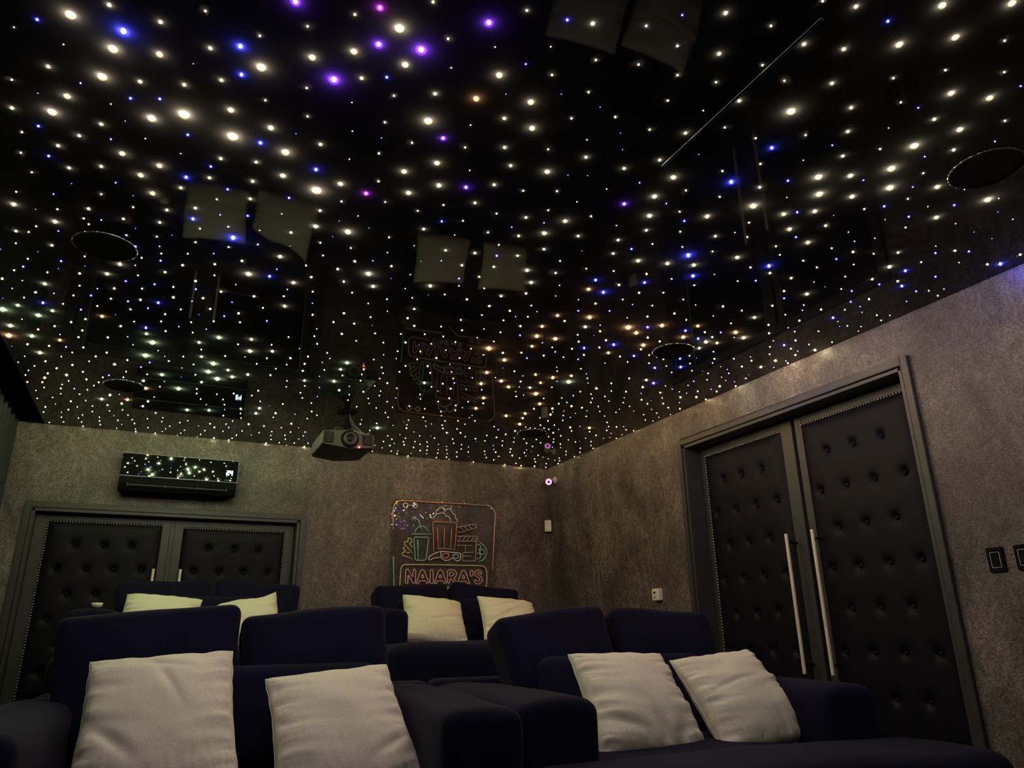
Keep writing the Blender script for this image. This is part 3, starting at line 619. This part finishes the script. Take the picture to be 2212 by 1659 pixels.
# ---------------------------------------------------------------- sofas
def rough(p, s, a, seed):
    v = noise.noise_vector(Vector((p.x * s + seed, p.y * s, p.z * s)))
    return p + v * a
def make_sofa(label, loc, rz, ext=0.0,  rolls=(3.0, -3.0), seed=0, dz=-0.022, bx=0.0, bw=(0.585, 0.585), arm=((-0.640, 0.262), (0.640, 0.262)), sz=0.0, group='navy sofas'):
    t = thing('sofa', label, 'sofa', loc, rz, group)
    m = MB()
    def slab(w, d, h, r, c, fn=None, n=10):
        V, Fc = soft_box(w, d, h, r, n, 4, fn)
        m.add([v + Vector(c) for v in V], Fc, M_NAVY)
    # plinth
    slab(1.50 + ext, 1.46, 0.22, 0.03, (ext / 2, 0.37, 0.115), n=3); m.build('base', t, smooth=True)
    # T shaped seat mattress: full width in front of the arms, narrow between them
    m = MB()
    def crown(p, w, d):
        z = p.z
        if z > 0: z += 0.022 * (1 - (2*p.x/w)**2) * (1 - (2*p.y/d)**2)
        return rough(Vector((p.x, p.y, z)), 3.0, 0.008, seed)
    slab(1.54 + ext, 0.50, 0.25, 0.075, (ext / 2, -0.235, 0.345 + sz), lambda p: crown(p, 1.54 + ext, 0.5), 14)
    slab(1.015, 0.86, 0.25, 0.06, (0, 0.38, 0.336 + min(sz, 0)), lambda p: crown(p, 1.015, 0.86), 14)
    m.build('seat', t, smooth=True)
    for s, (ac_, aw) in zip((-1, 1), arm):
        m = MB()
        def afn(p):
            z = p.z
            if z > 0: z += 0.016 * (1 - min(1, (p.x / 0.13) ** 2)) + 0.008 * math.sin(p.y * 4 + seed)
            return rough(Vector((p.x, p.y, z)), 4.0, 0.006, seed + s)
        slab(aw, 1.17, 0.60, 0.045, (ac_, 0.585, 0.365), afn, 12)
        m.build('armrest', t, smooth=True)
    m = MB(); slab(1.53, 0.14, 0.68, 0.04, (0, 1.16, 0.35), n=6); m.build('back_frame', t, smooth=True)
    # lumbar block leaning behind the scatter cushions
    m = MB()
    ca, sa = math.cos(math.radians(24)), math.sin(math.radians(24))
    def lfn(p): return Vector((p.x, p.y * ca + p.z * sa, p.z * ca - p.y * sa))
    slab(0.84, 0.20, 0.36, 0.06, (0.04, 0.74, 0.60), lfn); m.build('lumbar_cushion', t, smooth=True)
    for k, s in enumerate((-1, 1)):
        m = MB()
        rl = math.radians(rolls[k])
        ca2, sa2 = math.cos(math.radians(20)), math.sin(math.radians(20))
        def bfn(p):
            u = p.z / 0.23
            x = p.x * (0.95 + 0.05 * u)
            bul = 1 + 0.25 * (1 - min(1, (p.x / 0.29) ** 2)) * (1 - min(1, u * u))
            y, z = p.y * bul, p.z
            z += 0.005 * math.sin(p.x * 9 + seed + k) * max(0, u)
            x, z = x * math.cos(rl) - z * math.sin(rl), x * math.sin(rl) + z * math.cos(rl)
            return rough(Vector((x, y * ca2 + z * sa2, z * ca2 - y * sa2)), 4.5, 0.007, seed + k * 3)
        slab(bw[k], 0.20, 0.47, 0.042, (bx + s * bw[k] / 2, 0.905, 0.765 + dz), bfn, 14)
        m.build('back_cushion', t, smooth=True)
    return t
R_ = math.radians
make_sofa('navy sofa in the front row on the left', (0.305, 2.25, 0), R_(-4), 0.0, (4.4, 5.4), 1.0, sz=-0.05, bx=-0.045, bw=(0.635, 0.575), arm=((-0.700, 0.262), (0.640, 0.262)))
make_sofa('navy sofa in the front row beside the right-hand door', (1.875, 2.26, 0), R_(-4), 0.08, (7.0, -1.5), 2.0, sz=0.018, bx=0.065, bw=(0.57, 0.57), arm=((-0.622, 0.300), (0.635, 0.255)))
make_sofa('navy sofa in the back row in front of the wide low door', (0.33, 4.68, PLAT), 0, 0.0, (3.5, -3.5), 3.0, -0.115)
make_sofa('navy sofa in the back row below the neon sign', (1.985, 4.68, PLAT), 0, 0.0, (3.0, -7.0), 4.0, -0.115, bx=0.085)

# ---------------------------------------------------------------- scatter cushions
def make_pillow(label, T, B, yaw, roll, w, seed, dents=(), fold=0.0, size_t=0.105):
    """T, B: world centres of the top and bottom edges"""
    T, B = Vector(T), Vector(B)
    up = (T - B); h = up.length; up.normalize()
    ax = Vector((math.cos(yaw), math.sin(yaw), 0))
    ax = (ax - up * ax.dot(up)).normalized()
    nrm = ax.cross(up)                       # towards the viewer
    q = Matrix.Rotation(roll, 3, nrm)
    ax, up = q @ ax, q @ up
    root = thing('throw_pillow', label, 'pillow', tuple(B), 0, 'off-white throw pillows')
    N = 80
    V, Fc = [], []
    def P(i, j, side):
        u, v = -1 + 2 * i / N, -1 + 2 * j / N
        u = math.sin(u * PI / 2) * 0.35 + u * 0.65; v = math.sin(v * PI / 2) * 0.35 + v * 0.65
        nv = noise.noise(Vector((v * 5 + seed, seed * 2.1, 0)))
        nu = noise.noise(Vector((u * 4 + seed, 7 + seed, 0)))
        x = u * w / 2 * (1 - 0.055 * (1 - v * v) ** 1.2 * abs(u) + 0.018 * nv * abs(u) ** 3) * (1 + 0.035 * (-v))
        y = v * h / 2 * (1 - 0.045 * (1 - u * u) ** 1.2 * abs(v)) + 0.006 * nu * abs(v) ** 3
        if v > 0: y += fold * v * v * u * abs(u)
        th = ((1 - u * u) * (1 - v * v) + 1e-6) ** 0.42 * size_t * (1 - 0.16 * v)
        d = th * (1 if side == 0 else -0.75)
        if side == 0:
            mask = min(1, (1 - max(abs(u), abs(v))) * 9)
            eu = math.exp(-(1 - abs(u)) / 0.26); ev = math.exp(-(1 - abs(v)) / 0.22)
            sx = 1 if u > 0 else -1
            c1 = noise.noise(Vector((v * 7.5 - u * sx * 1.6 + seed * 3, sx * 4.0 + u * 0.6, seed)))
            c2 = noise.noise(Vector((u * 4.5 + seed * 5, v * 0.9 + (9 if v > 0 else 3), seed)))
            c3 = noise.noise(Vector((u * 1.6 + v * 1.5 + seed, v * 2.2 - u, seed * 1.7)))
            c4 = abs(noise.noise(Vector((u * 1.8 + v * 2.6 + seed * 2, v * 1.2 - u * 0.8, seed * .7))))
            e1 = noise.noise(Vector((v * 10 - u * sx * 3.0 + seed * 7, sx * 2.0 + u * 1.1, seed * 2)))
            e2 = noise.noise(Vector((u * 7 + v * 2.0 + seed * 9, v * 1.3 + 2, seed * 3)))
            d -= mask * (0.0085 * math.exp(-(e1 / 0.10) ** 2) * math.exp(-(1 - abs(u)) / 0.20) + 0.0075 * math.exp(-(e2 / 0.09) ** 2) * math.exp(-(1 + v) / 0.22))
            d += mask * (0.024 * c1 * eu * (1 if v < 0.8 else .5) + 0.010 * c2 * ev + 0.008 * c3)
            for (du, dv, rx, ry, ang, am) in dents:
                a, b = u - du, v - dv
                ca, sa = math.cos(ang), math.sin(ang)
                p, r = (a * ca + b * sa) / rx, (-a * sa + b * ca) / ry
                d -= am * math.exp(-p * p - r * r) * mask
        y -= 0.02 * (1 - abs(u)) * max(0, -v) ** 3
        return Vector((0, 0, 0)) + up * (y + h / 2) + ax * x + nrm * d
    for side in (0, 1):
        for i in range(N + 1):
            for j in range(N + 1): V.append(P(i, j, side))
    n1 = (N + 1) ** 2
    for i in range(N):
        for j in range(N):
            p = i * (N + 1) + j
            Fc.append((p, p + N + 1, p + N + 2, p + 1))
            Fc.append((n1 + p, n1 + p + 1, n1 + p + N + 2, n1 + p + N + 1))
    m = MB(); m.add(V, Fc, M_LINEN)
    o = m.build('pillow_cover', root, smooth=True, recalc=False)
    bm = bmesh.new(); bm.from_mesh(o.data); bmesh.ops.remove_doubles(bm, verts=bm.verts, dist=0.0025)
    bmesh.ops.recalc_face_normals(bm, faces=bm.faces); bm.to_mesh(o.data); bm.free()
    m = MB()
    ring = [P(i, 0, 1) for i in range(0, N, 2)] + [P(N, j, 1) for j in range(0, N, 2)] + [P(i, N, 1) for i in range(N, 0, -2)] + [P(0, j, 1) for j in range(N, 0, -2)]
    m.tube(ring, 0.0022, M_LINEN, 6, closed=True)
    m.build('seam', root, smooth=True)
    return root
Y4 = R_(-4)
make_pillow('off-white pillow leftmost in the front row, deep crease at its lower left', (0.055, 2.90, 0.825), (0.062, 2.535, 0.425), Y4, R_(1.2), 0.455, 1.3,
            ((-.55, -.35, .30, .07, -.7, .018), (.1, .35, .06, .35, .45, .010), (.05, .7, .35, .06, -.3, .008)))
make_pillow('off-white pillow in the front row, second from the left, smooth front', (0.615, 2.83, 0.762), (0.622, 2.475, 0.412), Y4, R_(2.8), 0.450, 2.7,
            ((.65, -.5, .35, .06, .5, .012),))
make_pillow('off-white pillow in the front row half behind the joined armrests', (1.785, 2.79, 0.795), (1.760, 2.50, 0.448), Y4, R_(-0.5), 0.452, 4.1,
            ((.15, -.75, .10, .25, .3, .022), (-.5, -.6, .35, .07, -.4, .014), (.5, -.8, .12, .2, -.5, .016)))
make_pillow('off-white pillow rightmost in the front row, nearest the tall door', (2.245, 2.72, 0.782), (2.262, 2.43, 0.448), Y4, R_(1.0), 0.455, 5.9,
            ((-.3, .1, .45, .05, .1, .008), (.3, -.7, .08, .3, .2, .012)))
make_pillow('off-white pillow leftmost in the back row', (0.035, 5.30, 1.135), (0.0, 5.02, 0.830), 0, R_(-1.0), 0.452, 7.7, ())
make_pillow('off-white pillow in the back row with its right corner pulled up', (0.515, 5.22, 1.105), (0.52, 4.96, 0.835), 0, R_(2.0), 0.452, 9.2, (), 0.085)
make_pillow('off-white pillow in the back row, left one of the two under the neon sign', (1.815, 5.28, 1.135), (1.775, 5.02, 0.830), 0, R_(-1.5), 0.452, 11.4,
            ((.4, -.2, .5, .06, .3, .010), (0, .7, .05, .2, .4, .012)), -0.012)
make_pillow('off-white wrinkled pillow farthest right in the back row', (2.372, 5.20, 1.130), (2.345, 4.95, 0.830), 0, R_(-1.0), 0.452, 13.9,
            ((0, .5, .6, .05, .4, .014), (.2, .2, .5, .05, .5, .012), (-.2, -.1, .5, .05, .4, .010), (.5, .75, .3, .05, -.3, .012)), -0.012)

# ---------------------------------------------------------------- air conditioner
ac = thing('air_conditioner', 'black glossy split air conditioner high on the wall over the wide low door', 'air conditioner', (0.035, YW, 1.93))
m = MB()
prof = [(0, 0.312), (-0.06, 0.312), (-0.175, 0.291), (-0.192, 0.286), (-0.197, 0.112), (-0.197, 0.060), (-0.180, 0.012), (-0.150, 0.0), (0, 0.03)]
V = [(x, d, z) for x in (-0.412, 0.412) for d, z in prof]
k = len(prof)
Fc = [tuple(range(k))[::-1], tuple(range(k, 2 * k))] + [(i, (i + 1) % k, k + (i + 1) % k, k + i) for i in range(k)]
m.add(V, Fc, M_BLACKP); m.build('housing', ac, bevel=0.004)
m = MB(); m.box((-0.411, -0.203, 0.114), (0.411, -0.193, 0.283), M_GLOSSB); m.build('front_panel', ac, bevel=0.002)
m = MB()
m.box((-0.413, -0.2045, 0.110), (0.413, -0.196, 0.1145), M_ALU); m.box((-0.413, -0.2045, 0.283), (0.413, -0.192, 0.286), M_ALU)
m.box((0.411, -0.2045, 0.110), (0.4145, -0.192, 0.286), M_ALU)
m.build('chrome_edge', ac)['label'] = 'thin silver edge'
M_VANE = mat('vane_grey', (0.045, 0.045, 0.050), 0.5, 0.3)
m = MB(); m.box((-0.355, -0.199, 0.045), (0.345, -0.185, 0.052), M_VANE); m.box((-0.355, -0.1985, 0.032), (0.345, -0.184, 0.044), M_SHADOW)
for x in (-0.353, -0.10, 0.13, 0.343): m.box((x - 0.003, -0.200, 0.036), (x + 0.003, -0.185, 0.062), M_VANE)
m.build('outlet_vane', ac)
M_DISP = emit('led_display', (0.45, 0.62, 1.0), 25.0)
m = MB()
def seg7(x, z, s, on):
    w, h, t = 0.52 * s, s, 0.15 * s
    B_ = {'a': (0, h - t, w, h), 'd': (0, 0, w, t), 'g': (0, h/2 - t/2, w, h/2 + t/2), 'f': (0, h/2, t, h), 'b': (w - t, h/2, w, h), 'e': (0, 0, t, h/2), 'c': (w - t, 0, w, h/2)}
    for c in on:
        x0, z0, x1, z1 = B_[c]; m.box((x + x0, -0.2052, z + z0), (x + x1, -0.2035, z + z1), M_DISP)
seg7(0.330, 0.168, 0.036, 'abged'); seg7(0.355, 0.168, 0.036, 'fgbc')
m.build('led_digits', ac)['label'] = 'glowing blue-white temperature digits'
m = MB()
m.tube([(-0.016 + 0.009 * math.cos(a), -0.2036, 0.138 + 0.009 * math.sin(a)) for a in [i * PI / 8 for i in range(16)]], 0.0012, M_ALU, 4, True)
m.box((-0.016, -0.2045, 0.134), (-0.011, -0.203, 0.136), M_ALU); m.box((-0.017, -0.2045, 0.135), (-0.0155, -0.203, 0.143), M_ALU)
for b in ((0, .130, .002, .147), (0, .130, .009, .1325), (.013, .130, .0153, .147), (.013, .130, .023, .1325), (.013, .1447, .023, .147), (.0207, .130, .023, .139), (.018, .137, .023, .139)):
    m.box((b[0], -0.2045, b[1]), (b[2], -0.203, b[3]), M_ALU)
m.build('maker_mark', ac)
m = MB(); m.box((0.318, -0.2045, 0.126), (0.372, -0.203, 0.129), M_ALU); m.build('small_print', ac)

# ---------------------------------------------------------------- neon sign
TC = {'o': (0.95, 0.40, 0.24), 'pk': (0.60, 0.46, 0.42), 's': (0.86, 0.50, 0.42), 'g': (0.24, 0.66, 0.50), 'c': (0.30, 0.66, 0.64), 'y': (0.86, 0.70, 0.44), 'r': (0.82, 0.27, 0.20), 'w': (0.84, 0.80, 0.74), 'p': (0.60, 0.44, 0.48), 'pi': (0.88, 0.48, 0.52)}
TM = {k: mat('tube_' + {'o':'orange','pk':'rose_grey','s':'salmon','g':'green','c':'teal','y':'amber','r':'red','w':'white','p':'mauve','pi':'pink'}[k], c, 0.45, 0.4, var=0.05) for k, c in TC.items()}
sign = thing('neon_sign', 'unlit cinema neon sign with popcorn and drink on the back wall', 'sign', (2.26, YW, 1.6))
m = MB()
m.box((1.760, YW - 0.030, 1.06), (2.756, YW - 0.024, 2.035), M_ACRYL)
o = m.build('acrylic_backplate', sign, bevel=0.0015); o.location = (-2.26, -YW, -1.6)
for x in (1.80, 2.715):
    for z in (1.12, 1.995):
        m = MB(); m.tube([(x, YW - 0.001, z), (x, YW - 0.034, z)], 0.007, M_STEEL, 10)
        o = m.build('standoff_screw', sign); o.location = (-2.26, -YW, -1.6)
def smooth_line(pts, closed):
    """one round of corner cutting so the bends of the tube are soft"""
    out = []
    k = len(pts)
    for i in range(k if closed else k - 1):
        a, b = Vector(pts[i]), Vector(pts[(i + 1) % k])
        d = (b - a).length
        t = min(0.25, 0.008 / d) if d > 0 else 0.25
        if closed or i > 0: out.append(a.lerp(b, t))
        else: out.append(a)
        if closed or i < k - 2: out.append(a.lerp(b, 1 - t))
        else: out.append(b)
    return out
for part, lines in SIGN.items():
    for c, closed, pts in lines:
        m = MB()
        pp = smooth_line([(x / 1000, YW - 0.0345, z / 1000) for x, z in pts], bool(closed))
        m.tube(pp, 0.0031 if c in ('pk', 'p') else 0.0042, TM[c], 8, bool(closed))
        o = m.build(part, sign, smooth=True); o.location = (-2.26, -YW, -1.6)

# ---------------------------------------------------------------- projector on its ceiling mount
pr = thing('projector', 'dark grey cinema projector hung from the ceiling near the back wall', 'projector', (1.06, 4.90, 2.115))
m = MB()
hw = 0.178
P2 = [(-hw, 0.022), (0.0, 0.0), (hw, 0.018), (hw, 0.108), (0.0, 0.132), (-hw, 0.112)]
k = len(P2)
V = [(x, y, z) for y in (0, 0.40, 0.47) for x, z in [(p[0] * (1 if y < 0.45 else 0.90), 0.066 + (p[1] - 0.066) * (1 if y < 0.45 else 0.88)) for p in P2]]
Fc = [tuple(range(k))[::-1], tuple(range(2 * k, 3 * k))] + [(r * k + i, r * k + (i + 1) % k, (r + 1) * k + (i + 1) % k, (r + 1) * k + i) for r in (0, 1) for i in range(k)]
m.add(V, Fc, M_GREYP); m.build('body', pr, bevel=0.004)
for s, (x0, x1) in ((0, (-0.168, -0.106)), (1, (0.098, 0.166))):
    m = MB()
    m.box((x0, -0.004, 0.030), (x1, 0.004, 0.104), M_BLACKP)
    for i in range(6):
        z = 0.038 + i * 0.011
        m.box((x0 + 0.006, -0.007, z), (x1 - 0.006, -0.003, z + 0.004), M_GREYP)
    m.build('vent_grille', pr)
m = MB()
fl = lambda x, y, z: (x + 0.008, -z, y + 0.066)
m.lathe([(0.062, -0.004), (0.062, 0.006), (0.057, 0.010), (0.051, 0.010), (0.049, -0.004)], M_BLACKP, 36, fl)
m.lathe([(0.048, -0.004), (0.047, 0.024), (0.043, 0.030), (0.035, 0.031), (0.031, 0.024), (0.030, 0.014), (0.024, 0.012), (0.022, 0.004)], M_GREYP, 36, fl)
m.lathe([(0.0221, 0.004), (0.016, 0.008), (0.008, 0.0105), (0.0001, 0.0112)], M_LENS, 36, fl)
m.build('lens', pr, smooth=True)
m = MB(); v_, f_ = ico(0.0062, 2)
m.add([(v.x + 0.075, v.y - 0.004, v.z + 0.013) for v in v_], f_, emit('red_led', (1, 0.03, 0.02), 60)); m.build('status_led', pr, smooth=True)['label'] = 'glowing red status light'
m = MB()
m.tube([(0.02, 0.20, 0.315), (0.02, 0.20, 0.205)], 0.022, M_BLACKP, 16)
m.lathe([(0.0001, 0.315), (0.075, 0.315), (0.075, 0.307), (0.03, 0.300), (0.0001, 0.300)], M_BLACKP, 24, lambda x, y, z: (x + 0.02, y + 0.20, z))
m.lathe([(0.0001, 0.235), (0.034, 0.230), (0.040, 0.205), (0.030, 0.180), (0.0001, 0.176)], M_BLACKP, 20, lambda x, y, z: (x + 0.02, y + 0.20, z))
m.build('ceiling_mount', pr, smooth=False)
m = MB()
for ax_, ay_ in ((-0.11, 0.08), (0.13, 0.08), (-0.10, 0.34), (0.12, 0.34)):
    m.tube([(0.02, 0.20, 0.190), (ax_ * 0.7 + 0.01, ay_ * 0.6 + 0.08, 0.172), (ax_, ay_, 0.128)], 0.007, M_GREYP, 8)
m.build('mount_arm', pr, smooth=True)
for c, pts in ((M_BLACKP, [(-0.10, .05, .120), (-0.10, .08, .17), (-.06, .14, .22), (0.0, .18, .25), (0.01, .2, .31)]),
               (M_GREYP, [(0.05, .03, .118), (0.045, .06, .16), (0.035, .12, .22), (0.03, .18, .30)]),
               (mat('green_cable', (0.10, 0.20, 0.13), 0.5), [(0.10, .02, .112), (0.09, .06, .15), (0.06, .12, .20), (0.04, .17, .27), (.03, .18, .31)]),
               (mat('pale_cable', (0.28, 0.30, 0.18), 0.5), [(-.02, -.001, .126), (.06, .0, .124), (.11, .005, .114), (.135, .02, .118), (.15, .04, .134)])):
    m = MB(); pp = smooth_line(smooth_line(pts, False), False); m.tube(pp, 0.0032, c, 8); m.build('cable', pr, smooth=True)

# ---------------------------------------------------------------- ceiling speakers and slot
SP = [('round flush ceiling speaker over the left front sofa', -0.385, 3.12), ('round flush ceiling speaker near the left end of the back wall', -0.372, 5.05),
      ('round flush ceiling speaker just left of the tall door', 2.537, 3.15), ('round flush ceiling speaker in the far right corner of the ceiling', 2.587, 5.09),
      ('round flush ceiling speaker at the right edge of the picture', 2.483, 1.259)]
for lb, x, y in SP:
    t = thing('ceiling_speaker', lb, 'speaker', (x, y, ZC), 0, 'flush ceiling speakers')
    m = MB(); m.lathe([(0.122, 0.0), (0.1215, -0.005), (0.118, -0.0065), (0.1155, -0.004), (0.115, 0.0)], M_GLOSSB, 48); m.build('speaker_rim', t, smooth=True)
    m = MB(); m.lathe([(0.115, -0.002), (0.06, -0.0028), (0.0001, -0.003)], M_GRILLE, 40); m.build('speaker_grille', t, smooth=True)
t = thing('ceiling_slot', 'thin pale double-line slot profile running along the ceiling near the front', 'ceiling trim', (1.414, 1.365, ZC))
M_RAIL = mat('pale_rail', (0.22, 0.24, 0.36), 0.4, 0.4)
for x in (-0.0042, 0.0042):
    m = MB(); m.box((x - 0.0011, -0.355, -0.0025), (x + 0.0011, 0.355, 0.0), M_RAIL); m.build('slot_rail', t)
m = MB(); m.box((-0.003, -0.355, -0.0015), (0.003, 0.355, 0.0), M_SHADOW); m.build('slot_gap', t)

# ---------------------------------------------------------------- small fittings on the walls
t = thing('security_camera', 'white bullet security camera with pink glowing ring in the room corner', 'camera', (XW, 6.10, 2.275))
m = MB(); m.lathe([(0.0001, 0.0), (0.034, 0.0), (0.034, 0.008), (0.028, 0.014), (0.0001, 0.016)], M_WHITE, 24, lambda x, y, z: (-z, x, y + 0.012)); m.build('mount_base', t, smooth=True)
m = MB(); m.tube([(-0.012, 0, 0.012), (-0.035, 0.0, 0.012), (-0.060, -0.01, 0.002)], 0.010, M_WHITE, 12); m.build('mount_neck', t, smooth=True)
d = Vector((-0.38, -0.82, -0.28)).normalized(); u = d.orthogonal().normalized(); w_ = d.cross(u)
o0 = Vector((-0.085, -0.015, -0.008))
fc = lambda x, y, z: tuple(o0 + u * x + w_ * y + d * z)
m = MB(); m.lathe([(0.0001, -0.05), (0.024, -0.045), (0.031, -0.025), (0.032, 0.045), (0.029, 0.048)], M_WHITE, 24, fc); m.build('camera_body', t, smooth=True)
m = MB(); m.lathe([(0.029, 0.046), (0.012, 0.047)], emit('infrared_ring', (1.0, 0.34, 0.92), 1.9), 24, fc); m.build('infrared_ring', t)['label'] = 'pink glowing infrared ring'
m = MB(); m.lathe([(0.012, 0.049), (0.0001, 0.051)], M_LENS, 20, fc); m.build('camera_lens', t, smooth=True)

t = thing('motion_sensor', 'white motion sensor low in the room corner right of the sign', 'sensor', (3.310, 6.213, 1.86), R_(-38))
m = MB(); V, Fc = soft_box(0.066, 0.044, 0.112, 0.010, 3, 3); m.add(V, Fc, M_WHITE); m.build('sensor_housing', t, smooth=True)
m = MB(); m.box((-0.024, -0.0245, -0.002), (0.024, -0.020, 0.040), mat('frosted_lens', (0.62, 0.60, 0.55), 0.5)); m.build('sensor_window', t, bevel=0.001)
m = MB(); m.box((-0.022, -0.0225, -0.036), (-0.006, -0.0215, -0.032), M_BLACKP); m.build('sensor_mark', t)

t = thing('wall_socket_box', 'small white surface box with two dark ports on the right wall', 'socket', (XW, 4.565, 1.142))
m = MB(); V, Fc = soft_box(0.040, 0.082, 0.085, 0.006, 2, 3); m.add([v + Vector((-0.02, 0, 0)) for v in V], Fc, M_WHITE); m.build('box_housing', t, smooth=True)
m = MB(); m.box((-0.0415, -0.005, 0.008), (-0.039, 0.017, 0.022), M_BLACKP); m.build('port', t)
m = MB(); m.box((-0.0415, -0.002, -0.024), (-0.039, 0.012, -0.014), M_BLACKP); m.build('port', t)

for lb, y in (('black switch plate with thin silver frame, left of the two on the right wall', 2.062), ('black switch plate with thin silver frame, cut by the right picture edge', 1.940)):
    t = thing('switch_plate', lb, 'switch', (XW, y, 1.164), 0, 'switch plates on the right wall')
    m = MB(); m.box((-0.011, -0.037, -0.053), (0.0, 0.037, 0.053), M_BLACKP); m.build('plate', t, bevel=0.002)
    m = MB()
    for a, b in (((-0.021, -0.0345), (-0.0195, 0.0325)), ((0.0195, -0.0345), (0.021, 0.0325)), ((-0.021, -0.0345), (0.021, -0.033)), ((-0.021, 0.031), (0.021, 0.0325))):
        m.box((-0.0125, a[0], a[1]), (-0.0105, b[0], b[1]), M_NAIL)
    m.build('silver_frame', t)['label'] = 'thin silver rectangle'
    m = MB(); m.box((-0.0135, -0.019, -0.0325), (-0.0108, 0.019, 0.0305), M_GLOSSB); m.build('switch_key', t, bevel=0.001)

t = MB()
t.lathe([(0.0001, 0.0), (0.013, 0.0005), (0.023, 0.006), (0.0285, 0.016), (0.030, 0.030), (0.0285, 0.030), (0.0265, 0.017), (0.021, 0.009), (0.0001, 0.005)], M_WHITE, 28)
b = t.build('small_bowl', smooth=True); b.location = (-0.315, 4.98, PLAT + 0.695)
tag(b, 'small white bowl standing on the left armrest of the left rear sofa', 'bowl')
